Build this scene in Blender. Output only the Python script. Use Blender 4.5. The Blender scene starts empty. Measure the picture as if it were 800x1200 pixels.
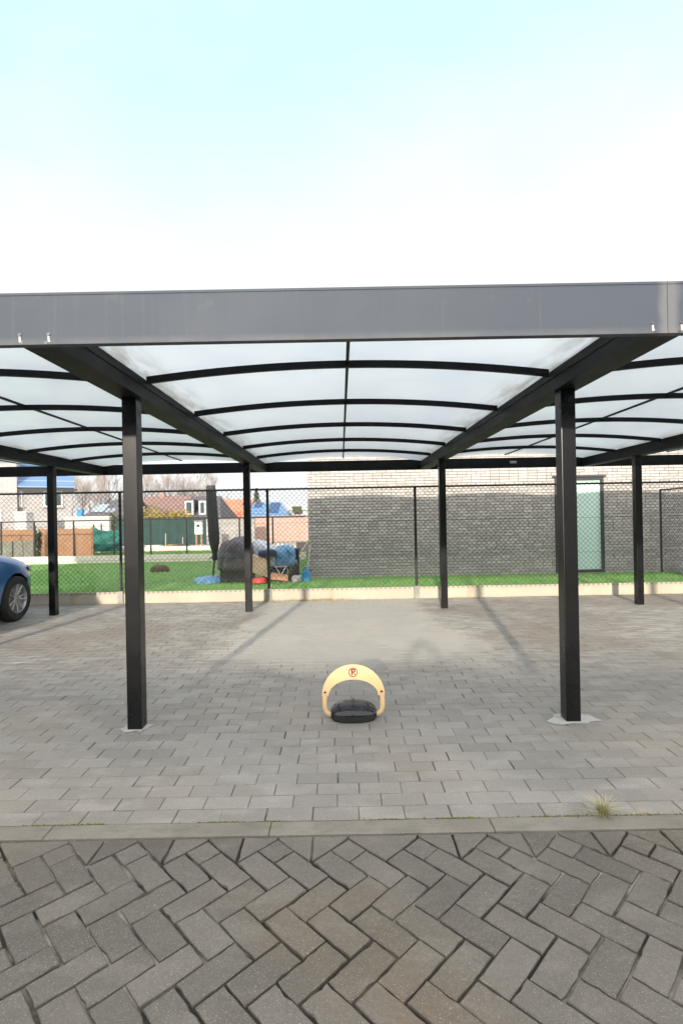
import bpy, bmesh, math, random
import numpy as np
from mathutils import Vector, Matrix
R = math.radians
SC = bpy.context.scene
COL = SC.collection
random.seed(7)

# ------------------------------------------------------------------ camera
FPX, CAMH, ROLL = 600.0, 1.45, R(1.05)        # focal length in px of the 800x1200 photo
cam_d = bpy.data.cameras.new('camera')
cam = bpy.data.objects.new('camera', cam_d)
COL.objects.link(cam)
cam_d.sensor_fit = 'AUTO'; cam_d.sensor_width = 36.0
cam_d.lens = 36.0 * FPX / 1200.0
cam_d.shift_x = 1.0 / 1200; cam_d.shift_y = 5.0 / 1200
cam_d.clip_start = 0.02; cam_d.clip_end = 3000
cam.matrix_world = (Matrix.Translation((0, 0, CAMH)) @ Matrix.Rotation(R(90), 4, 'X') @ Matrix.Rotation(-ROLL, 4, 'Z'))
SC.camera = cam
SC.render.resolution_x, SC.render.resolution_y = 682, 1024

# ------------------------------------------------------------------ sky, sun, exposure
SUN_EL, SUN_AZ = R(13.9), R(8.5)              # sun low behind the camera, a little to its left
SUN_DIR = Vector((math.sin(SUN_AZ) * math.cos(SUN_EL), math.cos(SUN_AZ) * math.cos(SUN_EL), -math.sin(SUN_EL)))
world = bpy.data.worlds.new('World'); SC.world = world
world.use_nodes = True
wn, wl = world.node_tree.nodes, world.node_tree.links
wn.clear()
w_out = wn.new('ShaderNodeOutputWorld'); w_bg = wn.new('ShaderNodeBackground')
sky = wn.new('ShaderNodeTexSky'); sky.sky_type = 'NISHITA'; sky.sun_disc = False
sky.sun_elevation = SUN_EL
_s = -SUN_DIR                                 # towards the sun
sky.sun_rotation = math.atan2(_s.x, _s.y) % (2 * math.pi)
sky.air_density = 1.0; sky.dust_density = 1.5; sky.ozone_density = 1.0
tc = wn.new('ShaderNodeTexCoord')
sep = wn.new('ShaderNodeSeparateXYZ'); wl.new(tc.outputs['Generated'], sep.inputs[0])
mp = wn.new('ShaderNodeMapping'); mp.inputs['Scale'].default_value = (1.3, 1.3, 2.4)
mp.inputs['Rotation'].default_value = (0.2, 0.5, 0.3)
wl.new(tc.outputs['Generated'], mp.inputs[0])
nz = wn.new('ShaderNodeTexNoise'); nz.inputs['Scale'].default_value = 2.2; nz.inputs['Detail'].default_value = 7
nz.inputs['Roughness'].default_value = 0.55
wl.new(mp.outputs[0], nz.inputs['Vector'])
hz = wn.new('ShaderNodeMapRange'); hz.inputs['From Min'].default_value = 0.68; hz.inputs['From Max'].default_value = 0.36
hz.inputs['To Min'].default_value = 0.0; hz.inputs['To Max'].default_value = 1.0
wl.new(sep.outputs['Z'], hz.inputs['Value'])
cx = wn.new('ShaderNodeMapRange'); cx.inputs['From Min'].default_value = -0.5; cx.inputs['From Max'].default_value = 0.5
cx.inputs['To Min'].default_value = -0.20; cx.inputs['To Max'].default_value = 0.10
wl.new(sep.outputs['X'], cx.inputs['Value'])
cl = wn.new('ShaderNodeMapRange'); cl.inputs['From Min'].default_value = 0.46; cl.inputs['From Max'].default_value = 0.74
cl.inputs['To Min'].default_value = 0.0; cl.inputs['To Max'].default_value = 0.30
wl.new(nz.outputs['Fac'], cl.inputs['Value'])
ad = wn.new('ShaderNodeMath'); ad.operation = 'ADD'; wl.new(hz.outputs[0], ad.inputs[0]); wl.new(cl.outputs[0], ad.inputs[1])
ad2 = wn.new('ShaderNodeMath'); ad2.operation = 'ADD'; ad2.use_clamp = True
wl.new(ad.outputs[0], ad2.inputs[0]); wl.new(cx.outputs[0], ad2.inputs[1])
cb = wn.new('ShaderNodeMapRange'); cb.inputs['From Min'].default_value = 0.50; cb.inputs['From Max'].default_value = 0.25   # unseen cloud added overhead and behind to whiten the fill light
cb.inputs['To Min'].default_value = 0.0; cb.inputs['To Max'].default_value = 0.95
wl.new(sep.outputs['Y'], cb.inputs['Value'])
ad3 = wn.new('ShaderNodeMath'); ad3.operation = 'ADD'; ad3.use_clamp = True
wl.new(ad2.outputs[0], ad3.inputs[0]); wl.new(cb.outputs[0], ad3.inputs[1])
wm = wn.new('ShaderNodeMix'); wm.data_type = 'RGBA'
wl.new(ad3.outputs[0], wm.inputs['Factor'])
wh = wn.new('ShaderNodeMix'); wh.data_type = 'RGBA'; wh.inputs['Factor'].default_value = 0.8   # thin high haze over the blue
wl.new(sky.outputs[0], wh.inputs['A']); wh.inputs['B'].default_value = (2.45, 3.4, 3.7, 1)
wl.new(wh.outputs['Result'], wm.inputs['A'])
wc_ = wn.new('ShaderNodeMix'); wc_.data_type = 'RGBA'      # thin bright veil ahead, brighter cloud added overhead and behind as fill light
wl.new(cb.outputs[0], wc_.inputs['Factor'])
wc_.inputs['A'].default_value = (3.3, 3.42, 3.48, 1); wc_.inputs['B'].default_value = (6.9, 6.7, 6.55, 1)
wl.new(wc_.outputs['Result'], wm.inputs['B'])
wl.new(wm.outputs['Result'], w_bg.inputs['Color'])
w_bg.inputs['Strength'].default_value = 0.12
wl.new(w_bg.outputs[0], w_out.inputs[0])

sun_d = bpy.data.lights.new('sun', 'SUN'); sun_d.energy = 2.05; sun_d.angle = R(1.3); sun_d.color = (1.0, 0.885, 0.75)
sun = bpy.data.objects.new('sun', sun_d); COL.objects.link(sun)
sun.rotation_euler = SUN_DIR.to_track_quat('-Z', 'Y').to_euler()
sun.location = (-4, -20, 12)
SC.view_settings.view_transform = 'Standard'; SC.view_settings.look = 'None'
SC.view_settings.exposure = 1.5; SC.view_settings.gamma = 1.0; SC.view_settings.use_curve_mapping = False

# ------------------------------------------------------------------ helpers
def px(x, y, Z):
    """photo pixel + distance -> world point"""
    u, v = x - 399.0, 605.0 - y
    c, s = math.cos(ROLL), math.sin(ROLL)
    return Vector(((u * c + v * s) * Z / FPX, Z, CAMH + (-u * s + v * c) * Z / FPX))
def gz(x, y):
    """photo pixel on the ground -> world point"""
    u, v = x - 399.0, 605.0 - y
    vv = -u * math.sin(ROLL) + v * math.cos(ROLL)
    Z = -FPX * CAMH / vv
    p = px(x, y, Z); p.z = 0
    return p

def root_loc(o):
    v = Vector((0, 0, 0))
    while o is not None:
        v += o.location; o = o.parent
    return v

class MB:
    def __init__(s): s.v = []; s.f = []
    def add(s, vs, fs):
        n = len(s.v); s.v += [tuple(p) for p in vs]; s.f += [tuple(i + n for i in f) for f in fs]
        return s
    def box(s, x0, x1, y0, y1, z0, z1, M=None):
        vs = [Vector(p) for p in ((x0,y0,z0),(x1,y0,z0),(x1,y1,z0),(x0,y1,z0),(x0,y0,z1),(x1,y0,z1),(x1,y1,z1),(x0,y1,z1))]
        if M is not None: vs = [M @ p for p in vs]
        return s.add(vs, [(0,3,2,1),(4,5,6,7),(0,1,5,4),(1,2,6,5),(2,3,7,6),(3,0,4,7)])
    def tube(s, pts, r, n=8, cap=True, closed=False):
        pts = [Vector(p) for p in pts]; k = len(pts)
        rs = r if isinstance(r, (list, tuple)) else [r] * k
        vs = []; prev = None
        for i, p in enumerate(pts):
            a = pts[i - 1] if (i > 0 or closed) else p
            b = pts[(i + 1) % k] if (i < k - 1 or closed) else p
            t = (b - a).normalized() if (b - a).length > 1e-9 else Vector((0, 0, 1))
            if prev is None:
                up = Vector((0, 0, 1)) if abs(t.z) < .9 else Vector((1, 0, 0))
                x = t.cross(up).normalized()
            else:
                x = (prev - t * prev.dot(t)).normalized()
            prev = x; y = t.cross(x)
            vs += [p + (x * math.cos(2 * math.pi * j / n) + y * math.sin(2 * math.pi * j / n)) * rs[i] for j in range(n)]
        fs = []
        for i in range(k if closed else k - 1):
            i2 = (i + 1) % k
            for j in range(n):
                fs.append((i * n + j, i * n + (j + 1) % n, i2 * n + (j + 1) % n, i2 * n + j))
        if cap and not closed:
            fs.append(tuple(range(n))[::-1]); fs.append(tuple((k - 1) * n + j for j in range(n)))
        return s.add(vs, fs)
    def prism(s, poly, vec):
        """closed prism: polygon (list of 3D points) swept along vec"""
        n = len(poly); poly = [Vector(p) for p in poly]; vec = Vector(vec)
        vs = poly + [p + vec for p in poly]
        fs = [tuple(range(n))[::-1], tuple(range(n, 2 * n))] + [(i, (i + 1) % n, n + (i + 1) % n, n + i) for i in range(n)]
        return s.add(vs, fs)
    def strip(s, A, B):
        n = len(s.v); k = len(A)
        s.v += [tuple(p) for p in A] + [tuple(p) for p in B]
        s.f += [(n + i, n + i + 1, n + k + i + 1, n + k + i) for i in range(k - 1)]
        return s
    def lathe(s, prof, c=(0, 0, 0), n=24, axis='Z'):
        vs = []; k = len(prof)
        for r, h in prof:
            for j in range(n):
                a = 2 * math.pi * j / n
                if axis == 'Z': p = (r * math.cos(a), r * math.sin(a), h)
                elif axis == 'X': p = (h, r * math.cos(a), r * math.sin(a))
                else: p = (r * math.cos(a), h, r * math.sin(a))
                vs.append((p[0] + c[0], p[1] + c[1], p[2] + c[2]))
        fs = [(i * n + j, i * n + (j + 1) % n, (i + 1) * n + (j + 1) % n, (i + 1) * n + j) for i in range(k - 1) for j in range(n)]
        fs.append(tuple(range(n))[::-1]); fs.append(tuple((k - 1) * n + j for j in range(n)))
        return s.add(vs, fs)
    def build(s, name, mat, parent=None, smooth=False, bevel=0, fix=True, loc=None, segs=2):
        o0 = Vector(loc) if loc is not None else (Vector((0, 0, 0)))
        base = root_loc(parent) if parent is not None else Vector((0, 0, 0))
        off = base + o0 if parent is not None else o0
        me = bpy.data.meshes.new(name)
        V = np.array(s.v, dtype=float) - np.array(off)
        me.from_pydata(V.tolist(), [], s.f)
        if fix and len(s.f) < 60000:
            bm = bmesh.new(); bm.from_mesh(me)
            bmesh.ops.recalc_face_normals(bm, faces=bm.faces)
            if bevel:
                bmesh.ops.bevel(bm, geom=[e for e in bm.edges if len(e.link_faces) == 2 and e.calc_face_angle(0) > .5], offset=bevel, segments=segs, affect='EDGES', profile=.6)
            bm.to_mesh(me); bm.free()
        if smooth:
            me.polygons.foreach_set('use_smooth', [True] * len(me.polygons))
            if smooth != 'all': me.set_sharp_from_angle(angle=R(40))
        me.materials.append(mat)
        o = bpy.data.objects.new(name, me); COL.objects.link(o)
        o.location = o0
        if parent is not None: o.parent = parent
        return o

def tag(o, label=None, cat=None, group=None, kind=None):
    if label: o['label'] = label
    if cat: o['category'] = cat
    if group: o['group'] = group
    if kind: o['kind'] = kind
    return o
def thing(name, label, cat, loc=(0, 0, 0), group=None):
    o = bpy.data.objects.new(name, None); COL.objects.link(o)
    o.location = loc; o.empty_display_size = .2
    return tag(o, label, cat, group)
def copy_tree(o, parent=None):
    c = o.copy(); COL.objects.link(c); c.parent = parent
    for ch in list(o.children): copy_tree(ch, c)
    return c

# ------------------------------------------------------------------ materials
class NT:
    def __init__(s, name):
        s.m = bpy.data.materials.new(name); s.m.use_nodes = True
        s.n = s.m.node_tree.nodes; s.l = s.m.node_tree.links
        s.p = s.n['Principled BSDF']; s._tc = None
    def node(s, t, **k):
        x = s.n.new(t)
        for a, b in k.items(): setattr(x, a, b)
        return x
    def obj(s):
        if not s._tc: s._tc = s.n.new('ShaderNodeTexCoord')
        return s._tc.outputs['Object']
    def noise(s, scale, detail=4, rough=.55, vec=None, stretch=None):
        x = s.n.new('ShaderNodeTexNoise'); x.inputs['Scale'].default_value = scale; x.inputs['Detail'].default_value = detail
        x.inputs['Roughness'].default_value = rough
        v = vec or s.obj()
        if stretch:
            m = s.n.new('ShaderNodeMapping'); m.inputs['Scale'].default_value = stretch; s.l.new(v, m.inputs[0]); v = m.outputs[0]
        s.l.new(v, x.inputs['Vector'])
        return x.outputs['Fac']
    def rng(s, v, a, b, c=0., d=1.):
        x = s.n.new('ShaderNodeMapRange'); s.l.new(v, x.inputs['Value'])
        for k, q in zip(('From Min', 'From Max', 'To Min', 'To Max'), (a, b, c, d)): x.inputs[k].default_value = q
        return x.outputs[0]
    def math(s, op, a, b=None, clamp=False):
        x = s.n.new('ShaderNodeMath'); x.operation = op; x.use_clamp = clamp
        for i, q in enumerate((a, b)):
            if q is None: continue
            if isinstance(q, (int, float)): x.inputs[i].default_value = q
            else: s.l.new(q, x.inputs[i])
        return x.outputs[0]
    def mix(s, f, a, b, mode='MIX'):
        x = s.n.new('ShaderNodeMix'); x.data_type = 'RGBA'; x.blend_type = mode
        for k, q in (('Factor', f), ('A', a), ('B', b)):
            if isinstance(q, (int, float)): x.inputs[k].default_value = q
            elif isinstance(q, tuple): x.inputs[k].default_value = (*q, 1) if len(q) == 3 else q
            else: s.l.new(q, x.inputs[k])
        return x.outputs['Result']
    def island(s):
        g = s.n.new('ShaderNodeNewGeometry'); return g.outputs['Random Per Island']
    def objrand(s):
        return s.n.new('ShaderNodeObjectInfo').outputs['Random']
    def color(s, c):
        if isinstance(c, tuple): s.p.inputs['Base Color'].default_value = (*c, 1)
        else: s.l.new(c, s.p.inputs['Base Color'])
    def set(s, **k):
        for a, b in k.items():
            i = s.p.inputs[a.replace('_', ' ')]
            if isinstance(b, (int, float)): i.default_value = b
            else: s.l.new(b, i)
    def bump(s, h, strength=.3, dist=.01):
        b = s.n.new('ShaderNodeBump'); b.inputs['Strength'].default_value = strength; b.inputs['Distance'].default_value = dist
        s.l.new(h, b.inputs['Height']); s.l.new(b.outputs[0], s.p.inputs['Normal'])
    def pos(s):
        q = s.n.new('ShaderNodeSeparateXYZ'); s.l.new(s.obj(), q.inputs[0]); return q.outputs

def simple(name, c, rough=.7, var=.18, scale=6, bump=0, metal=0, spec=.5, vscale=None):
    t = NT(name)
    n = t.noise(scale, 5, .6)
    d = tuple(q * (1 - var) for q in c); e = tuple(min(1, q * (1 + var)) for q in c)
    t.color(t.mix(t.rng(n, .3, .7), d, e)); t.set(Roughness=rough, Metallic=metal)
    t.p.inputs['Specular IOR Level'].default_value = spec
    if bump: t.bump(t.noise(vscale or scale * 6, 4), bump, .004)
    return t.m

M = {}
def paver_mat(name, c, c2, sand, speck=.5, tilt=False, worn=.3):
    t = NT(name)
    r = t.island()
    base = t.mix(r, tuple(q * .86 for q in c), tuple(q * 1.06 for q in c2))
    blot = t.noise(1.1, 5, .6)
    base = t.mix(t.rng(blot, .35, .72), base, t.mix(.5, base, tuple(q * .62 for q in c)))
    brown = t.noise(.7, 3, .5, stretch=(1, 1.4, 1))
    base = t.mix(t.rng(brown, .48, .70, 0, worn), base, tuple(q * k for q, k in zip(c, (1.18, .98, .74))))
    drk = t.noise(.9, 6, .7, stretch=(1.2, 1.6, 1))
    base = t.mix(t.rng(drk, .54, .74, 0, .55), base, tuple(q * .58 for q in c))
    blk = t.noise(3.4, 4, .6, stretch=(1, 2.0, 1))
    base = t.mix(t.rng(blk, .50, .72, 0, .5), base, tuple(min(1, q * 1.32) for q in c2))
    fine = t.noise(70, 5, .7)
    base = t.mix(t.rng(fine, .3, .7, 0, .38), base, t.mix(1.0, base, (.62, .62, .62), 'MULTIPLY'))
    sp = t.noise(260, 2, .6)
    base = t.mix(t.rng(sp, .62, .70, 0, speck), base, (.50, .495, .47))
    dk = t.noise(190, 2, .6)
    base = t.mix(t.rng(dk, .62, .70, 0, speck), base, (.07, .068, .06))
    if sand:                                   # dry sand swept over the middle of the bay
        p = t.pos()
        wob = t.noise(1.4, 4, .6)
        wv = t.rng(wob, .3, .7, -.35, .35)
        # trapezoid: -1.6..1.7 wide, 4.7..8.7 deep
        dx = t.math('ABSOLUTE', t.math('SUBTRACT', p[0], .05))
        wid = t.rng(p[1], 4.7, 8.8, 1.62, 1.35)
        ex = t.math('ADD', t.math('SUBTRACT', wid, dx), wv)
        mx_ = t.rng(ex, 0, .3)
        ey = t.math('ADD', t.math('SUBTRACT', p[1], 4.75), t.math('MULTIPLY', wv, .6))
        my_ = t.rng(ey, 0, .45)
        m_ = t.math('MULTIPLY', mx_, my_, True)
        m_ = t.math('MULTIPLY', m_, t.rng(t.noise(9, 5, .7), .15, .6, .62, .97), True)
        base = t.mix(m_, base, (.47, .435, .385))
        # thin sand film everywhere else under the roof, in drifts
        far = t.math('MULTIPLY', t.rng(p[1], 3.9, 5.4), t.rng(t.noise(4.5, 4, .6, stretch=(1, 2.2, 1)), .40, .62, 0, .75), True)
        base = t.mix(far, base, (.45, .415, .365))
        dirt = t.math('MULTIPLY', t.rng(p[1], 4.6, 6.0), t.rng(t.noise(.55, 4, .6), .44, .60, 0, .8), True)
        base = t.mix(t.math('MULTIPLY', dirt, t.math('SUBTRACT', 1.0, m_)), base, (.235, .20, .165))
    t.color(base); t.set(Roughness=t.rng(fine, .3, .7, .5, .8))
    t.p.inputs['Specular IOR Level'].default_value = .35
    t.bump(t.math('ADD', t.math('MULTIPLY', fine, .7), t.math('MULTIPLY', sp, .5)), .5, .0035)
    return t.m
M['paver'] = paver_mat('carport_paver', (.305, .290, .266), (.325, .310, .286), True, .3)
M['klinker'] = paver_mat('road_paver', (.138, .128, .111), (.163, .152, .133), False, .6, False, .9)
t = NT('joint_sand')
t.color(t.mix(t.rng(t.noise(1.5, 5, .6), .50, .62), t.mix(t.rng(t.noise(8, 4), .4, .65), (.014, .013, .011), (.040, .036, .027)), (.30, .28, .24)))
t.set(Roughness=.95); t.bump(t.noise(90, 4), .8, .006); M['joint'] = t.m
t = NT('fine_joint_sand')
p = t.pos()
t.color(t.mix(t.rng(p[1], 4.3, 5.6), t.mix(t.rng(t.noise(6, 4), .4, .6), (.05, .048, .042), (.16, .15, .13)), t.mix(t.rng(t.noise(3, 4), .4, .6), (.15, .135, .115), (.40, .37, .32))))
t.set(Roughness=.95); t.bump(t.noise(90, 4), .6, .004); M['joint_fine'] = t.m
t = NT('dry_sand')
b = t.mix(t.rng(t.noise(2.0, 5, .6), .3, .7), (.42, .39, .345), (.49, .455, .40))
t.color(b); t.set(Roughness=.95); t.bump(t.noise(150, 4), .4, .003); M['sand'] = t.m
t = NT('kerb_concrete')
b = t.mix(t.rng(t.noise(3, 5), .3, .7), (.175, .163, .138), (.25, .235, .20))
b = t.mix(t.rng(t.noise(6, 6, .7, stretch=(1, 2, 1)), .48, .68, 0, .7), b, (.135, .125, .095))
b = t.mix(t.rng(t.noise(160, 2), .62, .72, 0, .5), b, (.45, .43, .38))
t.color(b); t.set(Roughness=.85); t.bump(t.noise(120, 5), .5, .004); M['kerb'] = t.m
M['footing'] = simple('cement_patch', (.46, .455, .44), .9, .2, 12, .4)
t = NT('plate_concrete')
b = t.mix(t.rng(t.noise(2.5, 5), .3, .7), (.43, .39, .31), (.50, .455, .365))
b = t.mix(t.rng(t.noise(1.6, 5, .6, stretch=(1, 1, .4)), .60, .72, 0, .75), b, (.30, .225, .11))
b = t.mix(t.rng(t.noise(25, 4), .5, .8, 0, .35), b, (.34, .32, .27))
t.color(b); t.set(Roughness=.9); t.bump(t.noise(60, 4), .3, .004); M['plate'] = t.m
M['plate_pale'] = simple('pale_plate_concrete', (.66, .63, .55), .9, .12, 5, .2)
# anthracite powder coat, slightly dusty
def powder(name, c, rough=.42, dust=.25, spec=.5):
    t = NT(name)
    d = t.noise(3, 6, .65); st = t.noise(2.0, 5, .6, stretch=(6, 6, .7))
    b = t.mix(t.rng(d, .3, .75, 0, dust), c, tuple(min(1, q * 2.2 + .03) for q in c))
    b = t.mix(t.rng(st, .55, .8, 0, dust * 1.1), b, (.12, .115, .11))
    t.color(b); t.set(Roughness=t.rng(d, .3, .7, rough - .04, rough + .06))
    t.p.inputs['Specular IOR Level'].default_value = spec
    t.bump(t.noise(400, 2), .06, .001)
    return t.m
M['frame'] = powder('anthracite_post_coat', (.005, .0055, .0065), .28, .04, .38)
M['beam'] = powder('anthracite_beam_coat', (.007, .008, .009), .5, .05, .16)
t = NT('anthracite_fascia_coat')
d = t.noise(1.6, 6, .6); sm = t.noise(.9, 4, .5, stretch=(.5, 1, 2.5))
b = t.mix(t.rng(sm, .35, .7, 0, .6), (.052, .066, .088), (.066, .080, .102))
b = t.mix(t.rng(t.noise(7, 6, .7), .6, .8, 0, .3), b, (.18, .17, .165))
b = t.mix(t.rng(t.noise(2, 4, .6, stretch=(14, 1, .5)), .62, .8, 0, .25), b, (.17, .165, .16))
p = t.pos()
jx_ = t.math('ABSOLUTE', t.math('SUBTRACT', p[0], 1.585))          # pale smear either side of the joint
b = t.mix(t.math('MULTIPLY', t.rng(t.math('ADD', jx_, t.math('MULTIPLY', t.noise(9, 3), .05)), .085, .05), .45, True), b, (.20, .20, .205))
b = t.mix(t.math('MULTIPLY', t.rng(p[2], 2.335, 2.31), t.rng(t.noise(5, 4), .3, .6, .1, .35), True), b, (.17, .165, .165))
b = t.mix(t.math('MULTIPLY', t.rng(t.noise(1.3, 5, .65, stretch=(22, 1, .35)), .56, .78), t.rng(t.noise(.7, 3), .4, .65, 0, .35), True), b, (.15, .155, .165))
t.color(b); t.set(Roughness=t.rng(d, .3, .7, .56, .66)); t.p.inputs['Specular IOR Level'].default_value = .3; t.bump(t.noise(.8, 3), .15, .01); M['fascia'] = t.m
t = NT('opal_polycarbonate')                  # translucent roof sheet with grime along the beams
p = t.pos()
edge = t.rng(t.math('ABSOLUTE', p[0]), 1.20, 1.41)
grime = t.math('MULTIPLY', edge, t.rng(t.noise(3.2, 6, .7, stretch=(5, .8, 1)), .42, .62), True)
haze = t.rng(t.noise(1.3, 5, .6), .35, .75)
tcx = t.mix(t.math('MULTIPLY', grime, .6), t.mix(haze, (.90, .945, .98), (.83, .885, .935)), (.52, .50, .43))
tr = t.node('ShaderNodeBsdfTranslucent'); t.l.new(tcx, tr.inputs['Color'])
df = t.node('ShaderNodeBsdfDiffuse'); t.l.new(tcx, df.inputs['Color'])
gl = t.node('ShaderNodeBsdfGlossy'); gl.inputs['Roughness'].default_value = .25
mx = t.node('ShaderNodeMixShader'); mx.inputs[0].default_value = .07
t.l.new(tr.outputs[0], mx.inputs[1]); t.l.new(df.outputs[0], mx.inputs[2])
fr = t.node('ShaderNodeFresnel'); fr.inputs['IOR'].default_value = 1.35
mx2 = t.node('ShaderNodeMixShader'); t.l.new(fr.outputs[0], mx2.inputs[0])
t.l.new(mx.outputs[0], mx2.inputs[1]); t.l.new(gl.outputs[0], mx2.inputs[2])
t.l.new(mx2.outputs[0], t.n['Material Output'].inputs['Surface']); M['poly'] = t.m
M['screw'] = simple('screw_steel', (.10, .10, .11), .4, .1, 20, 0, .8)
M['sealant'] = simple('pale_sealant', (.50, .48, .46), .7, .15, 30)
M['label_plate'] = simple('maker_label', (.30, .31, .32), .4, .2, 40)
t = NT('grey_brick')
r = t.island()
b = t.mix(r, (.37, .35, .335), (.53, .505, .485))
b = t.mix(t.rng(t.math('FRACT', t.math('MULTIPLY', r, 17.3)), .62, .95, 0, .6), b, (.29, .275, .265))
b = t.mix(t.rng(t.noise(45, 5, .7), .35, .7, 0, .4), b, (.50, .475, .44))
t.color(b); t.set(Roughness=.9); t.bump(t.noise(60, 5, .7), .6, .006); M['brick'] = t.m
M['mortar'] = simple('dark_mortar', (.20, .193, .188), .95, .2, 30, .3)
def brick_tex(name, a, b, mor, bw=.22, bh=.07, axis='XZ'):
    t = NT(name)
    s = t.pos(); c = t.node('ShaderNodeCombineXYZ')
    h = t.math('ADD', s[0], s[1]) if axis == 'any' else s[0]
    t.l.new(h, c.inputs[0]); t.l.new(s[2], c.inputs[1])
    k = t.node('ShaderNodeTexBrick'); t.l.new(c.outputs[0], k.inputs['Vector'])
    k.inputs['Scale'].default_value = 1.0; k.inputs['Brick Width'].default_value = bw; k.inputs['Row Height'].default_value = bh
    k.inputs['Mortar Size'].default_value = .008; k.inputs['Bias'].default_value = 0
    k.inputs['Color1'].default_value = (*a, 1); k.inputs['Color2'].default_value = (*b, 1); k.inputs['Mortar'].default_value = (*mor, 1)
    t.color(t.mix(t.rng(t.noise(1.2, 5), .3, .7, 0, .35), k.outputs['Color'], tuple(q * .7 for q in a)))
    t.set(Roughness=.9); t.bump(k.outputs['Fac'], -.3, .006)
    return t.m
M['white_brick'] = brick_tex('white_painted_brick', (.38, .365, .365), (.46, .44, .435), (.29, .28, .285), .4, .13, 'any')
M['red_brick'] = brick_tex('red_garden_brick', (.42, .25, .20), (.50, .33, .27), (.48, .42, .38), .22, .07, 'any')
M['stone_wall'] = brick_tex('grey_block_wall', (.30, .29, .27), (.40, .385, .36), (.2, .2, .19), .4, .2, 'any')
M['house_brick'] = brick_tex('brown_house_brick', (.30, .2, .16), (.36, .25, .2), (.35, .33, .3), .22, .07, 'any')
def roof_mat(name, a, b, row=.3, rough=.7):
    t = NT(name); s = t.pos()
    w = t.math('FRACT', t.math('MULTIPLY', s[2], 1 / row))
    u = t.math('FRACT', t.math('MULTIPLY', t.math('ADD', s[0], s[1]), 1 / (row * .9)))
    c = t.mix(t.rng(t.noise(2, 5), .3, .7), a, b)
    c = t.mix(t.rng(w, .0, .18, .55, 0), c, tuple(q * .35 for q in a))
    c = t.mix(t.rng(u, .0, .12, .35, 0), c, tuple(q * .35 for q in a))
    t.color(c); t.set(Roughness=rough); return t.m
M['tile_brown'] = roof_mat('brown_roof_tile', (.20, .12, .105), (.27, .17, .15))  # distance haze put into the tile colour as a paler tone
M['tile_dark'] = roof_mat('dark_roof_tile', (.075, .073, .082), (.12, .115, .125))
M['tile_grey'] = roof_mat('grey_roof_tile', (.15, .135, .14), (.21, .19, .195))
M['tile_red'] = roof_mat('orange_red_roof_tile', (.62, .17, .10), (.72, .25, .15))
t = NT('solar_blue'); s = t.pos()
w = t.math('FRACT', t.math('MULTIPLY', s[2], 1 / .33))
t.color(t.mix(t.rng(w, 0, .14, 1, 0), (.11, .20, .36), (.38, .48, .60))); t.set(Roughness=.22); M['solar'] = t.m
M['solar_dark'] = simple('solar_panel_glass', (.035, .07, .17), .15, .2, 3)
M['white_wall'] = simple('white_render', (.48, .47, .46), .9, .06, 2, .1)
M['white_frame'] = simple('white_window_frame', (.75, .75, .74), .5, .04, 8)
t = NT('window_glass'); t.color((.06, .085, .09)); t.set(Roughness=.06); t.p.inputs['Specular IOR Level'].default_value = .8; M['glass'] = t.m
t = NT('skylight_glass'); t.color((.50, .58, .64)); t.set(Roughness=.1); M['skylight'] = t.m
t = NT('frosted_mint_glass')
t.color(t.mix(t.rng(t.noise(1.2, 3), .3, .7), (.53, .73, .67), (.60, .78, .72))); t.set(Roughness=.28); t.p.inputs['Coat Weight'].default_value = .3; M['mint'] = t.m
M['dark_metal'] = simple('dark_door_frame', (.035, .038, .042), .5, .15, 8)
M['fence_metal'] = simple('fence_black_coat', (.020, .021, .022), .45, .2, 10)
M['fence_wire'] = simple('fence_wire_coat', (.035, .038, .038), .5, .2, 10)
M['post_socket'] = simple('socket_concrete', (.30, .29, .26), .9, .2, 8, .3)
def grass_mat(name, a, b, c):
    t = NT(name)
    col = t.mix(t.island(), a, b)
    col = t.mix(t.rng(t.noise(.8, 4), .45, .75, 0, .5), col, c)
    t.color(col); t.set(Roughness=.65)
    return t.m
M['grass'] = grass_mat('lawn_blade', (.12, .29, .055), (.19, .39, .095), (.26, .33, .12))
t = NT('lawn_soil_green')
b = t.mix(t.rng(t.noise(3, 5), .3, .7), (.07, .19, .035), (.12, .26, .06))
t.color(t.mix(t.rng(t.noise(.55, 5, .65), .55, .72, 0, .7), b, (.24, .22, .10))); t.set(Roughness=.9); M['turf'] = t.m
M['far_grass'] = simple('far_grass_green', (.10, .20, .045), .9, .3, 2)
M['earth'] = simple('bare_earth', (.19, .165, .125), .95, .25, 2, .5)
M['gravel'] = simple('pale_gravel', (.42, .40, .36), .95, .35, 9, .6)
M['dry_blade'] = grass_mat('dry_straw_blade', (.42, .35, .20), (.60, .52, .34), (.36, .30, .17))
M['weed_blade'] = grass_mat('weed_green_blade', (.09, .17, .025), (.17, .27, .05), (.22, .24, .08))
M['moss'] = simple('joint_moss', (.11, .15, .02), .95, .35, 60, .5)
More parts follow.
